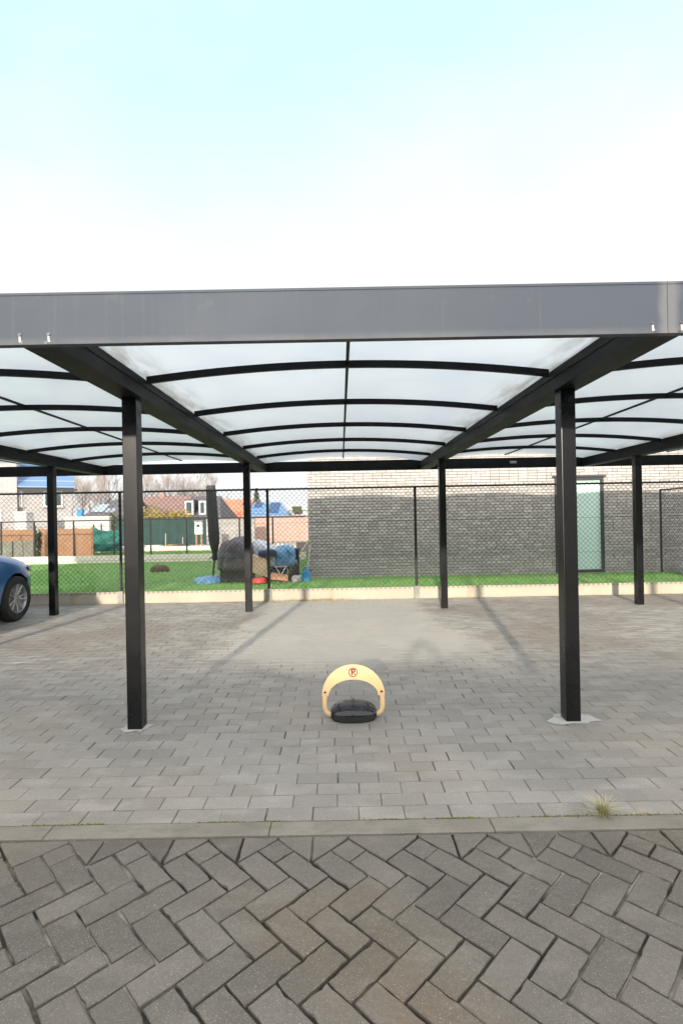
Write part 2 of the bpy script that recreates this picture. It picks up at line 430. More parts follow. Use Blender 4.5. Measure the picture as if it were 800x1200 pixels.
# parking barrier
t = NT('cream_yellow_enamel')
b = t.mix(t.rng(t.noise(9, 5), .4, .7, 0, .5), (.88, .60, .30), (.80, .52, .27))
b = t.mix(t.rng(t.noise(38, 6, .75), .60, .70, 0, .6), b, (.33, .27, .19))
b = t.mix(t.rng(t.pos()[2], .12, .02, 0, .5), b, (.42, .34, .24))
t.color(b); t.set(Roughness=.42); M['cream'] = t.m
t = NT('black_gloss_plastic'); d = t.noise(25, 5, .7)
t.color(t.mix(t.rng(d, .5, .8, 0, .5), (.010, .012, .018), (.03, .032, .036))); t.set(Roughness=t.rng(d, .3, .75, .07, .16)); M['gloss'] = t.m
M['black_plastic'] = simple('black_skirt_plastic', (.012, .012, .013), .5, .3, 30)
M['red'] = simple('sign_red', (.55, .035, .02), .5, .1, 20)
M['black'] = simple('sign_black', (.02, .02, .02), .5, .1, 20)
# car
t = NT('blue_metallic_paint'); fl = t.noise(700, 2, .5)
t.color(t.mix(t.rng(fl, .3, .7), (.022, .12, .36), (.035, .17, .46))); t.set(Metallic=.55, Roughness=.30); t.p.inputs['Coat Weight'].default_value = 1.0; t.p.inputs['Coat Roughness'].default_value = .04; M['car'] = t.m
M['tyre'] = simple('tyre_rubber', (.018, .018, .019), .85, .2, 20, .3)
M['alloy'] = simple('alloy_silver', (.46, .46, .46), .35, .08, 10, 0, .85)
M['well'] = simple('wheel_well_black', (.012, .012, .012), .9, .2, 10)
t = NT('car_window_glass'); t.color((.015, .018, .02)); t.set(Roughness=.04); t.p.inputs['Specular IOR Level'].default_value = .8; M['carglass'] = t.m
t = NT('headlight_clear'); t.color((.55, .57, .60)); t.set(Roughness=.08); t.p.inputs['Coat Weight'].default_value = 1; M['lamp'] = t.m
# pile
def fabric(name, c, rough, crease):
    t = NT(name); v = t.node('ShaderNodeTexVoronoi'); v.feature = 'DISTANCE_TO_EDGE'; v.inputs['Scale'].default_value = crease
    m_ = t.node('ShaderNodeMapping'); m_.inputs['Scale'].default_value = (1, 1, .45); m_.inputs['Rotation'].default_value = (.3, .5, .4)
    w_ = t.node('ShaderNodeMix'); w_.data_type = 'RGBA'; w_.inputs['Factor'].default_value = .12
    nn_ = t.node('ShaderNodeTexNoise'); nn_.inputs['Scale'].default_value = 4
    t.l.new(t.obj(), nn_.inputs['Vector']); t.l.new(t.obj(), w_.inputs['A']); t.l.new(nn_.outputs['Color'], w_.inputs['B']); t.l.new(w_.outputs['Result'], m_.inputs[0]); t.l.new(m_.outputs[0], v.inputs['Vector'])
    t.color(t.mix(t.rng(t.noise(5, 4), .3, .7), tuple(q * .8 for q in c), tuple(min(1, q * 1.2) for q in c))); t.set(Roughness=rough)
    t.bump(t.math('ADD', t.rng(v.outputs['Distance'], 0, .25), t.math('MULTIPLY', t.noise(14, 4), .5)), .9, .03)
    return t.m
M['cover_grey'] = fabric('grey_furniture_cover', (.105, .10, .115), .6, 4)
M['cover_dark'] = simple('charcoal_parasol_cover', (.035, .038, .042), .75, .2, 4, .3)
M['blue_tarp'] = fabric('blue_tarpaulin', (.12, .29, .50), .45, 7)
M['white_tarp'] = fabric('pale_plastic_sheet', (.50, .54, .60), .4, 6)
M['navy_cloth'] = simple('navy_fabric', (.03, .045, .09), .85, .3, 8, .2)
M['tan'] = simple('tan_board', (.50, .37, .24), .8, .15, 5, .2)
M['orange_wood'] = simple('orange_brown_wood', (.42, .22, .10), .8, .25, 6, .3)
M['red_plastic'] = simple('bright_red_plastic', (.62, .045, .04), .45, .12, 8)
M['pale_wood'] = simple('pale_handle_wood', (.55, .47, .36), .7, .15, 12)
M['gas_blue'] = simple('blue_painted_steel', (.035, .26, .50), .4, .12, 8)
M['pale_cloth'] = simple('pale_grey_rag', (.45, .45, .46), .85, .2, 10, .3)
M['leaf_brown'] = simple('dead_brown_matter', (.085, .055, .035), .95, .4, 20, .6)
t = NT('reed_screen'); s = t.pos()
w = t.math('FRACT', t.math('MULTIPLY', s[0], 14))
c = t.mix(t.rng(t.noise(3, 4), .3, .7), (.28, .155, .09), (.36, .21, .125))
t.color(t.mix(t.rng(w, 0, .25, .7, 0), c, (.16, .08, .04))); t.set(Roughness=.85); M['reed'] = t.m
M['grey_panel'] = simple('weathered_panel', (.19, .19, .155), .9, .3, 4, .3)
M['green_cloth'] = simple('dark_green_screen_cloth', (.018, .055, .050), .8, .3, 2, .2)
M['teal_cloth'] = simple('teal_screen_cloth', (.010, .115, .095), .75, .3, 3, .2)
M['bark'] = simple('grey_bark', (.17, .145, .125), .95, .25, 8, .4)
M['twig'] = simple('hazed_twig', (.36, .32, .30), .95, .25, 8)  # twig colour lightened to stand in for distance haze
def leaf_mat(name, a, b):
    t = NT(name); t.color(t.mix(t.island(), a, b)); t.set(Roughness=.7); return t.m
M['hedge_yellow'] = leaf_mat('yellow_green_leaf', (.30, .24, .06), (.52, .42, .14))
M['hedge_green'] = leaf_mat('dull_green_leaf', (.07, .10, .03), (.16, .18, .06))
M['conifer'] = leaf_mat('conifer_needle', (.05, .09, .05), (.10, .15, .08))
M['dark_shrub'] = leaf_mat('dark_shrub_leaf', (.025, .04, .018), (.06, .08, .03))
M['skin'] = simple('skin', (.50, .31, .23), .6, .08, 10)
M['coat'] = simple('dark_coat', (.05, .055, .07), .85, .2, 20, .2)
M['hair'] = simple('brown_hair', (.06, .04, .025), .7, .2, 30)

# ================================================================== SETTING
KB, KF = 2.447, 2.339           # kerb: back and front edge
FENCE = 8.93                    # distance of the chain-link fence
g = MB(); S = 900
g.add([(-S, -S, -.06), (S, -S, -.06), (S, S, -.06), (-S, S, -.06)], [(0, 1, 2, 3)])
tag(g.build('ground', M['earth'], fix=False), kind='structure')

def inset(poly, d):
    n = len(poly); out = []
    for i in range(n):
        a, b, c = Vector(poly[i - 1]), Vector(poly[i]), Vector(poly[(i + 1) % n])
        e1 = (b - a).normalized(); e2 = (c - b).normalized()
        n1 = Vector((-e1.y, e1.x)); n2 = Vector((-e2.y, e2.x))
        den = 1 + n1.dot(n2)
        out.append(b + (n1 + n2) * (d / max(den, .25)))
    return out
def clip(poly, a, b, c):         # keep a*x+b*y<=c
    out = []
    for i in range(len(poly)):
        p, q = poly[i - 1], poly[i]
        dp, dq = a * p[0] + b * p[1] - c, a * q[0] + b * q[1] - c
        if (dp <= 0) != (dq <= 0):
            k = dp / (dp - dq); out.append((p[0] + (q[0] - p[0]) * k, p[1] + (q[1] - p[1]) * k))
        if dq <= 0: out.append(q)
    return out
def area(poly): return .5 * sum(poly[i - 1][0] * poly[i][1] - poly[i][0] * poly[i - 1][1] for i in range(len(poly)))
def rough_edge(poly, amt, step=.03):
    out = []
    for i in range(len(poly)):
        a, b = Vector(poly[i]), Vector(poly[(i + 1) % len(poly)]); L = (b - a).length; n = max(1, int(L / step))
        nn = Vector((-(b - a).y, (b - a).x)) / max(L, 1e-6)
        for k in range(n):
            j = abs(random.gauss(0, amt)) + (random.uniform(.002, .006) if random.random() < .07 else 0)
            out.append(a.lerp(b, k / n) + nn * j)
    return out
def paver(mb, poly, gap, bev, top, depth, tiltamt, hamt, rough=0):
    if area(poly) < 0: poly = poly[::-1]
    P0 = inset(poly, gap * random.uniform(.7, 1.3))
    if area(P0) < .0014: return
    P1 = inset(P0, bev)
    if area(P1) < .0012: return
    if rough:
        P1 = rough_edge(P1, rough, .024)
        cc = sum(P1, Vector((0, 0))) / len(P1)
        P0 = [p + (p - cc).normalized() * bev * 1.15 for p in P1]
    cxx = sum(p[0] for p in P0) / len(P0); cyy = sum(p[1] for p in P0) / len(P0)
    tx, ty, h = random.gauss(0, tiltamt), random.gauss(0, tiltamt), random.gauss(0, hamt)
    z = lambda p: top + h + (p[0] - cxx) * tx + (p[1] - cyy) * ty
    n = len(P0)
    vs = [(p[0], p[1], z(p)) for p in P1] + [(p[0], p[1], z(p) - bev * .8) for p in P0] + [(p[0], p[1], top - depth) for p in P0]
    fs = [tuple(range(n))]
    for i in range(n):
        j = (i + 1) % n
        fs.append((n + i, n + j, j, i)); fs.append((2 * n + i, 2 * n + j, n + j, n + i))
    mb.add(vs, fs)

# carport paving, running bond parallel to the kerb
mb = MB(); px_w, px_d = .2235, .1135
rows = int((FENCE - .03 - KB) / px_d) + 1
for r in range(rows):
    y0 = KB + r * px_d; y1 = min(y0 + px_d, FENCE - .03)
    if y1 - y0 < .03: continue
    off = (.5 if r % 2 else 0) * px_w + .012 * math.sin(r * .7) + .06
    for i in range(-40, 41):
        x0 = i * px_w + off + random.gauss(0, .0016)
        paver(mb, [(x0, y0), (x0 + px_w, y0), (x0 + px_w, y1), (x0, y1)], .0024, .0026, 0, .02, .0030, .0006)
tag(mb.build('paved_parking_bay', M['paver'], fix=False), kind='structure')
mb = MB(); mb.add([(-9.2, KB - .02, -.0045), (9.3, KB - .02, -.0045), (9.3, FENCE + .05, -.0045), (-9.2, FENCE + .05, -.0045)], [(0, 1, 2, 3)])
tag(mb.build('joint_sand', M['joint_fine'], fix=False), kind='structure')
# drift of dry sand filling the joints in the middle of the bay
from mathutils import noise as mnoise
mb = MB(); sx0, sx1, sy0, sy1, stp = -2.1, 2.1, 4.5, 8.6, .03
nx_, ny_ = int((sx1 - sx0) / stp) + 1, int((sy1 - sy0) / stp) + 1
for j in range(ny_):
    for i in range(nx_):
        x, y = sx0 + i * stp, sy0 + j * stp
        wv = mnoise.fractal(Vector((x * .9, y * .9, 1.7)), 1.0, 2.0, 4)
        f = (y - 4.7) / 3.9
        e = min(1.55 - .10 * f + .35 * wv - abs(x - .08), y - 4.85 - .25 * wv, 8.5 - y + .3 * wv)
        e = max(0, min(1, e / .55)); e = e * e * (3 - 2 * e)
        fn = mnoise.fractal(Vector((x * 5, y * 5, 5.2)), .8, 2.0, 4)
        mb.v.append((x, y, -.006 + e * (.0068 + .0026 * fn)))
for j in range(ny_ - 1):
    for i in range(nx_ - 1):
        a = j * nx_ + i; mb.f.append((a, a + 1, a + nx_ + 1, a + nx_))
o = mb.build('sand_patch', M['sand'], fix=False, smooth='all'); tag(o, kind='structure')
# kerb stones
mb = MB()
for k in range(-9, 10):
    x0 = .68 + 1.035 * k; h = random.gauss(0, .0012)
    xe = x0 + 1.035 - .001
    j = [random.uniform(-.012, .012) for _ in range(4)]
    paver(mb, [(x0, KF), (xe, KF), (xe, KB - .003), (x0, KB - .003)], .0012, .0035, 0, .05, .0006, .0006)
tag(mb.build('kerb', M['kerb'], fix=False), kind='structure')
# herringbone road in the foreground
mb = MB(); w = .1115; c45 = math.sqrt(.5)
def rot(p): return ((p[0] + p[1]) * c45 + HBX, (p[1] - p[0]) * c45 + HBY)
PITCH = 4 * c45 * w
HBX, HBY = -.467, KF - .026 - PITCH / 2
def keep(i, j):                                # lattice cell below the sawtooth of the edge stones?
    yy = (j - i) * c45 * w                      # height of the cell centre above the tooth tips
    if yy > PITCH / 2 - .01: return False
    k = math.floor((i + j + 2) / 4.0)
    return not any((2 * q - 2 <= i < 2 * q) and (2 * q <= j < 2 * q + 2) for q in (k - 1, k, k + 1))
for i in range(-75, 76):
    for j in range(-75, 76):
        m = (i - j) % 4
        if m == 0: cells = [(i, j), (i + 1, j)]; whole = (i, j, i + 2, j + 1)
        elif m == 3: cells = [(i, j), (i, j + 1)]; whole = (i, j, i + 1, j + 2)
        else: continue
        kp = [c for c in cells if keep(*c)]
        rects = [whole] if len(kp) == 2 else [(a, b_, a + 1, b_ + 1) for a, b_ in kp]
        for x0, y0, x1, y1 in rects:
            q = [rot((a * w, b_ * w)) for a, b_ in ((x0, y0), (x1, y0), (x1, y1), (x0, y1))]
            ccx, ccy = sum(a for a, b_ in q) / 4, sum(b_ for a, b_ in q) / 4
            if abs(ccx) > 6 or ccy < -2.5: continue
            jx, jy, ja = random.gauss(0, .0016), random.gauss(0, .0016), random.gauss(0, .006)
            q = [(a + jx - (b_ - ccy) * ja, b_ + jy + (a - ccx) * ja) for a, b_ in q]
            paver(mb, q, .0034, .0042, -.004, .03, .0040, .0012, .0013)
for k in range(-20, 21):
    ax = HBX + k * PITCH; h = PITCH / 2
    L_, R_ = [(ax, HBY), (ax, KF - .003), (ax - h, KF - .003), (ax - h, HBY + h)], [(ax, HBY), (ax + h, HBY + h), (ax + h, KF - .003), (ax, KF - .003)]
    if k % 5 == 2: paver(mb, [L_[0]] + R_[1:3] + L_[2:], .004, .004, -.004, .03, .003, .001, .0011)
    else:
        for q in (L_, R_): paver(mb, q, .004, .004, -.004, .03, .003, .001, .0011)
tag(mb.build('herringbone_road', M['klinker'], fix=False), kind='structure')
mb = MB(); mb.add([(-40, -9, -.0155), (40, -9, -.0155), (40, KF + .02, -.0155), (-40, KF + .02, -.0155)], [(0, 1, 2, 3)])
tag(mb.build('road_bed', M['joint'], fix=False), kind='structure')

# lawn and strips behind the fence
mb = MB(); mb.add([(-16, FENCE + .04, .005), (12, FENCE + .04, .005), (12, 17.45, .005), (-16, 17.45, .005)], [(0, 1, 2, 3)])
tag(mb.build('lawn', M['turf'], fix=False), kind='structure')
mb = MB(); mb.add([(-24, 17.6, .005), (0, 17.6, .005), (0, 23.3, .005), (-24, 23.3, .005)], [(0, 1, 2, 3)])
tag(mb.build('far_lawn', M['far_grass'], fix=False), kind='structure')
mb = MB(); mb.add([(-30, 23.45, .005), (4, 23.45, .005), (4, 40, .005), (-30, 40, .005)], [(0, 1, 2, 3)])
tag(mb.build('gravel_yard', M['gravel'], fix=False), kind='structure')
BX0, BZ = -.775, 12.1           # brick building: left corner, front face
rs = np.random.RandomState(3)
def blades(n, x0, x1, y0, y1, h, wd, ok, z=.005):
    X = rs.uniform(x0, x1, n); Y = y0 + (y1 - y0) * rs.uniform(0, 1, n) ** 1.25
    V = []; F = []
    for x, y in zip(X, Y):
        if not ok(x, y): continue
        a = rs.uniform(0, 6.283); hh = h * rs.uniform(.6, 1.3); lx, ly = rs.normal(0, .4 * hh, 2)
        dx, dy = math.cos(a) * wd, math.sin(a) * wd
        k = len(V)
        V += [(x - dx, y - dy, z), (x + dx, y + dy, z), (x + lx, y + ly, z + hh)]; F.append((k, k + 1, k + 2))
    m = MB(); m.v = V; m.f = F; return m
ok1 = lambda x, y: (x < -x_lim(y)) if False else (not (x > BX0 - .02 and y > BZ - .02)) and abs(x) < y * .75 + .4
tag(blades(80000, -12, 8.5, FENCE + .06, 17.4, .036, .006, ok1).build('lawn_grass', M['grass'], fix=False), kind='stuff')
tag(blades(9000, -16, -3, 17.7, 23.2, .07, .016, lambda x, y: True).build('far_lawn_grass', M['far_grass'], fix=False), kind='stuff')

# ================================================================== CARPORT
ROOF0, ROOF1, BEAMZ = 2.45, 9.6, 2.30
BEAMS = [-7.49, -4.47, -1.445, 1.58, 4.605, 7.63]
carport = thing('carport', 'long anthracite steel carport with arched opal roof bays on square black posts', 'carport', (0, ROOF0, 0))
mbp = MB(); mbp.box(-.05, .05, -.05, .05, -.05, BEAMZ)
post0 = None
for bx in BEAMS:
    for py in (3.58, 7.95):
        if post0 is None:
            post0 = mbp.build('post', M['frame'], None, bevel=.005)
            o = post0
        else:
            o = post0.copy(); COL.objects.link(o)
        o.parent = carport; o.location = Vector((bx, py, 0)) - carport.location
for bx in BEAMS:
    b = MB()
    b.box(bx - .085, bx + .085, ROOF0 + .012, ROOF1 - .012, BEAMZ, 2.415)
    b.box(bx - .045, bx + .045, ROOF0 + .013, ROOF1 - .013, 2.4155, 2.50)
    for s in (-1, 1):                           # thin strip along the top of each beam side
        b.box(min(bx + s * .0851, bx + s * .091), max(bx + s * .0851, bx + s * .091), ROOF0 + .014, ROOF1 - .014, 2.385, 2.418)
    b.build('beam', M['beam'], carport, smooth=True)
# front and rear fascia, in two-bay lengths that meet over a beam
FS = [BEAMS[0] - 3.025, BEAMS[1], BEAMS[3], BEAMS[5], BEAMS[5] + 3.025]
for x0, x1 in zip(FS[:-1], FS[1:]):
    b = MB()
    b.prism([(x0 + .0012, ROOF0, BEAMZ - .003), (x0 + .0012, ROOF0, 2.545), (x0 + .0012, ROOF0 + .05, 2.545), (x0 + .0012, ROOF0 + .05, 2.530), (x0 + .0012, ROOF0 + .008, 2.530), (x0 + .0012, ROOF0 + .008, BEAMZ + .006), (x0 + .0012, ROOF0 + .04, BEAMZ + .006), (x0 + .0012, ROOF0 + .04, BEAMZ - .003)], (x1 - x0 - .0024, 0, 0))
    b.box(x0 + .0012, x1 - .0012, ROOF0 - .0035, ROOF0 - .0002, BEAMZ - .003, BEAMZ + .009)
    b.box(x0 + .0012, x1 - .0012, ROOF0 - .0030, ROOF0 - .0002, 2.533, 2.545)
    b.build('fascia', M['fascia'], carport)
    b = MB(); b.box(x0 + .001, x1 - .001, ROOF1 - .010, ROOF1, BEAMZ - .002, 2.49); b.build('rear_fascia', M['beam'], carport)
ARC = .09
def archz(xn): return ARC * (1 - xn * xn)
for i in range(-1, len(BEAMS)):
    xa = (BEAMS[i] if i >= 0 else BEAMS[0] - 3.025) + .088
    xb = (BEAMS[i + 1] if i + 1 < len(BEAMS) else BEAMS[-1] + 3.025) - .088
    cxx = (xa + xb) / 2; hw = (xb - xa) / 2
    N = 22
    xs = [xa + (xb - xa) * k / N for k in range(N + 1)]
    zb = lambda x: 2.468 + archz((x - cxx) / hw)
    sections = [(ROOF0 + .012, ROOF1 - .014)]
    b = MB(); th = .010
    xs2 = [xa - .035 + (xb - xa + .07) * k / N for k in range(N + 1)]
    poly = [(x, ROOF0 + .052, zb(x) + .0) for x in xs2] + [(x, ROOF0 + .052, zb(x) + th) for x in reversed(xs2)]
    n = len(poly); L = ROOF1 - ROOF0 - .066
    V = [Vector(p) for p in poly] + [Vector(p) + Vector((0, L, 0)) for p in poly]
    F = []
    h = n // 2
    for k in range(N):                      # bottom, top
        F.append((k, k + 1, n + k + 1, n + k))
        F.append((n - 1 - k, n - 2 - k, 2 * n - 2 - k, 2 * n - 1 - k))
        F.append((k, k + 1, n - 2 - k, n - 1 - k)); F.append((n + k, n + k + 1, 2 * n - 2 - k, 2 * n - 1 - k))
    F.append((0, n, 2 * n - 1, n - 1)); F.append((N, n + N, n + N + 1, N + 1))
    b.add(V, F)
    b.build('roof_panel', M['poly'], carport, smooth=True, loc=Vector((cxx, 6, 2.4)) - carport.location)
    # arched purlins
    for k in range(1, 6):
        yk = ROOF0 + (ROOF1 - ROOF0) * k / 6
        b = MB()
        lo = [(x, yk - .016, zb(x) - .052) for x in xs]; hi = [(x, yk - .016, zb(x) - .004) for x in xs]
        lo2 = [(x, yk + .016, zb(x) - .052) for x in xs]; hi2 = [(x, yk + .016, zb(x) - .004) for x in xs]
        b.strip(lo, hi); b.strip(hi2, lo2); b.strip(lo2, lo); b.strip(hi, hi2)
        kk = N
        b.add([lo[0], hi[0], hi2[0], lo2[0]], [(0, 1, 2, 3)]); b.add([lo[-1], hi[-1], hi2[-1], lo2[-1]], [(0, 3, 2, 1)])
        b.build('purlin', M['beam'], carport)
    b = MB(); b.box(cxx - .011, cxx + .011, ROOF0 + .05, ROOF1 - .012, zb(cxx) - .022, zb(cxx) - .0045)
    b.build('ridge_rib', M['beam'], carport)
# screws and sealant runs at the fascia joints over the beams
for bx in BEAMS:
    for dx in (-.072, .066):
        for ox, oz in ((0, 2.345), (.012 if dx < 0 else -.012, 2.305)):
            b = MB(); b.lathe([(.0075, ROOF0 - .005), (.0075, ROOF0 - .002), (.0055, ROOF0 + .001)], (bx + dx + ox, 0, oz), 12, 'Y')
            b.build('screw', M['screw'], carport, smooth=True)
        b = MB(); pts = [(bx + dx - .006, 2.352), (bx + dx + .006, 2.352), (bx + dx + .004, 2.325), (bx + dx + .012, 2.301), (bx + dx - .004, 2.301), (bx + dx - .005, 2.33)]
        b.prism([(x, ROOF0 - .0015, z) for x, z in pts], (0, .0012, 0))
        b.build('sealant', M['sealant'], carport)
p = px(601, 541.5, ROOF1 - .012)
b = MB(); b.box(p.x - .06, p.x + .06, ROOF1 - .0135, ROOF1 - .0105, p.z - .022, p.z + .022); b.build('maker_plate', M['label_plate'], carport)
# cement patches round the front posts
for bx in (-1.445, 1.58, -4.47, 4.605):
    pts = []
    for k in range(18):
        a = 2 * math.pi * k / 18
        rr = .095 * random.uniform(.7, 1.4)
        pts.append((bx + rr * 1.35 * math.cos(a) * (1.2 if bx > 0 else .7), 3.58 + rr * .85 * math.sin(a), .0035))
    b = MB(); b.prism(pts, (0, 0, .003)); tag(b.build('cement_patch', M['footing']), kind='structure')

# ================================================================== CHAIN-LINK FENCE
def chainlink(p0, p1, z0, z1, pitch, r, jitter=True):
    """diagonal wires in the vertical plane p0-p1"""
    p0, p1 = Vector(p0), Vector(p1); L = (p1 - p0).length; d = (p1 - p0) / L; nrm = Vector((-d.y, d.x, 0)); H = z1 - z0
    mb = MB()
    n = int((L + H) / pitch) + 1
    for k in range(n):
        for s in (1, -1):
            s0 = k * pitch - H
            a0, a1 = s0, s0 + H
            za, zb_ = (z0, z1) if s == 1 else (z1, z0)
            lo, hi = max(a0, 0), min(a1, L)
            if hi - lo < .02: continue
            f = lambda a: za + (zb_ - za) * (a - a0) / H
            A = p0 + d * lo + nrm * (.002 * s); B = p0 + d * hi + nrm * (.002 * s)
            A.z = f(lo); B.z = f(hi)
            dd = (B - A).normalized(); q = nrm; w2 = dd.cross(nrm)
            off = [q * r, (-q * .5 + w2 * .87) * r, (-q * .5 - w2 * .87) * r]
            vs = [A + o for o in off] + [B + o for o in off]
            mb.add(vs, [(0, 1, 4, 3), (1, 2, 5, 4), (2, 0, 3, 5)])
    return mb
fence = thing('chain_link_fence', 'tall black chain-link fence on low cream concrete plates behind the carport', 'fence', (1.30, FENCE, 0))
FX = [1.30 + 2.57 * k for k in range(-5, 5)]
po = None
for x in FX:
    b = MB(); b.tube([(x, FENCE, .15), (x, FENCE, 1.925)], .024, 14); b.lathe([(.027, 1.905), (.027, 1.935), (.018, 1.948)], (x, FENCE, 0), 14)
    b.build('post', M['fence_metal'], fence, smooth=True)
    b = MB(); b.box(x - .045, x + .045, FENCE - .055, FENCE + .055, -.05, .215); b.build('post_socket', M['post_socket'], fence, bevel=.008)
for a, c in zip(FX[:-1], FX[1:]):
    b = MB(); b.box(a + .047, c - .047, FENCE - .025, FENCE + .025, -.05, .20); b.build('base_plate', M['plate'], fence, bevel=.006)
b = MB(); b.tube([(FX[0], FENCE - .026, 1.94), (FX[-1], FENCE - .026, 1.94)], .017, 12); b.build('top_rail', M['fence_metal'], fence, smooth=True)
b = MB()
for z in (.75, 1.35): b.tube([(FX[0], FENCE - .004, z), (FX[-1], FENCE - .004, z)], .0022, 4)
b.build('tension_wire', M['fence_wire'], fence)
chainlink((-11.4, FENCE - .03, 0), (10.4, FENCE - .03, 0), .165, 1.975, .084, .0030).build('wire_mesh', M['fence_wire'], fence, fix=False)
fence2 = thing('chain_link_fence', 'short black chain-link fence running back to the brick wall at the right edge', 'fence', (7.46, 10.6, 0))
for y in (11.95, 9.4):
    b = MB(); b.tube([(7.46, y, 0), (7.46, y, 1.95)], .024, 12); b.build('post', M['fence_metal'], fence2, smooth=True)
b = MB(); b.tube([(7.46, 11.95, 1.93), (7.46, 9.05, 1.93)], .017, 10); b.build('top_rail', M['fence_metal'], fence2, smooth=True)
chainlink((7.46, 9.05, 0), (7.46, 11.95, 0), .05, 1.95, .084, .0030).build('wire_mesh', M['fence_wire'], fence2, fix=False)

# ================================================================== BRICK BUILDING
BH, BX1 = 3.15, 13.0
bld = thing('brick_building', 'long low building of whitish grey brick with dark mortar behind the fence', 'building', (BX0, BZ, 0))
DX0, DX1, DZ1 = 5.06, 6.21, 2.27
b = MB()
BY1 = 20.0
b.box(BX0 + .02, DX0, BZ + .02, BZ + .30, -.05, BH - .02); b.box(DX1, BX1 - .02, BZ + .02, BZ + .30, -.05, BH - .02)
b.box(DX0, DX1, BZ + .02, BZ + .30, DZ1, BH - .02)
b.box(BX0 + .02, BX0 + .30, BZ + .301, BY1, -.05, BH - .02); b.box(BX1 - .30, BX1 - .02, BZ + .301, BY1, -.05, BH - .02)
b.box(BX0 + .301, BX1 - .301, BY1 - .3, BY1 - .001, -.05, BH - .02)
b.build('wall', M['mortar'], bld)
def bricks(mb, org, dirv, nrm, L, H, holes=(), bl=.222, bh=.0665, j=.011):
    dirv, nrm, org = Vector(dirv), Vector(nrm), Vector(org)
    rows = int(H / bh)
    for r in range(rows):
        z0, z1 = r * bh, r * bh + bh - j
        a = -(bl * .5 if r % 2 else 0) - random.uniform(0, .02)
        while a < L:
            ln = bl if random.random() < .96 else bl * .5
            s0, s1 = max(a, 0), min(a + ln - j * .8, L)
            a += ln
            segs = [(s0, s1)]
            for hx0, hx1, hz0, hz1 in holes:
                if z1 > hz0 and z0 < hz1:
                    ns = []
                    for q0, q1 in segs:
                        if q1 <= hx0 or q0 >= hx1: ns.append((q0, q1)); continue
                        if q0 < hx0: ns.append((q0, hx0))
                        if q1 > hx1: ns.append((hx1, q1))
                    segs = ns
            for q0, q1 in segs:
                if q1 - q0 < .02: continue
                e = random.uniform(-.002, .002); d = .02 + e
                P = lambda s, z, k: org + dirv * s + Vector((0, 0, z)) + nrm * k
                c = .003
                vs = [P(q0, z0, -.02), P(q1, z0, -.02), P(q1, z1, -.02), P(q0, z1, -.02), P(q0 + c, z0 + c, e), P(q1 - c, z0 + c, e), P(q1 - c, z1 - c, e), P(q0 + c, z1 - c, e)]
                mb.add(vs, [(4, 5, 6, 7), (0, 1, 5, 4), (1, 2, 6, 5), (2, 3, 7, 6), (3, 0, 4, 7)])
b = MB()
bricks(b, (BX0, BZ, 0), (1, 0, 0), (0, -1, 0), BX1 - BX0, BH - .03, [(DX0 - BX0, DX1 - BX0, -.1, DZ1)])
bricks(b, (BX0, BZ + 4, 0), (0, -1, 0), (-1, 0, 0), 3.985, BH - .03)
b.build('brickwork', M['brick'], bld, fix=False)
b = MB(); b.box(BX0 - .04, BX1 + .04, BZ - .04, BY1 + .04, BH - .018, BH + .07); b.box(BX0 + .31, BX1 - .31, BZ + .31, BY1 - .31, BH - .2, BH - .02); b.build('roof', M['dark_metal'], bld)
f = MB()
f.box(DX0 + .002, DX0 + .065, BZ - .02, BZ + .12, .02, DZ1 - .002); f.box(DX1 - .065, DX1 - .002, BZ - .02, BZ + .12, .02, DZ1 - .002)
f.box(DX0 + .066, DX1 - .066, BZ - .02, BZ + .12, DZ1 - .07, DZ1 - .003); f.box(DX0 + .066, DX1 - .066, BZ - .02, BZ + .12, .02, .085)
dr = f.build('door', M['dark_metal'], bld)
f = MB(); f.box(DX0 + .066, DX1 - .066, BZ + .03, BZ + .06, .086, DZ1 - .071); f.build('glass_panel', M['mint'], dr)
f = MB(); f.box(DX0 - .06, DX1 + .05, BZ - .06, BZ - .004, DZ1 + .003, DZ1 + .035); f.build('drip_cap', M['dark_metal'], dr)
f = MB(); f.box(DX0 - .03, DX1 + .03, BZ - .05, BZ - .021, -.02, .018); f.build('door_sill', M['post_socket'], dr)

# ================================================================== PARKING BARRIER
PBX, PBY = .068, 3.68
pb = thing('parking_barrier', 'folding parking lock with cream yellow arch and glossy black base on the paving', 'parking barrier', (PBX, PBY, 0))
def ell(a, b, n, z, e=2.6):
    out = []
    for k in range(n):
        t_ = 2 * math.pi * k / n; c, s = math.cos(t_), math.sin(t_)
        out.append((PBX + a * math.copysign(abs(c) ** (2 / e), c), PBY + b * math.copysign(abs(s) ** (2 / e), s), z))
    return out
def loft(mb, rings):
    n = len(rings[0]); vs = [p for r in rings for p in r]
    fs = [(i * n + j, i * n + (j + 1) % n, (i + 1) * n + (j + 1) % n, (i + 1) * n + j) for i in range(len(rings) - 1) for j in range(n)]
    fs.append(tuple(range(n))[::-1]); fs.append(tuple((len(rings) - 1) * n + j for j in range(n)))
    mb.add(vs, fs)
b = MB(); loft(b, [ell(.150, .100, 40, .0005), ell(.158, .108, 40, .006), ell(.158, .108, 40, .035), ell(.154, .104, 40, .052)])
b.build('base', M['black_plastic'], pb, smooth=True)
b = MB(); loft(b, [ell(.161, .112, 40, .050), ell(.165, .116, 40, .056), ell(.160, .112, 40, .070), ell(.142, .099, 40, .090), ell(.110, .076, 40, .106), ell(.065, .045, 40, .115), ell(.02, .014, 40, .117)])
b.build('cover', M['gloss'], pb, smooth=True)
b = MB(); b.box(PBX - .006, PBX + .006, PBY - .07, PBY + .07, .108, .119); b.build('cover_seam', M['black_plastic'], pb, bevel=.002)
tilt = R(8)
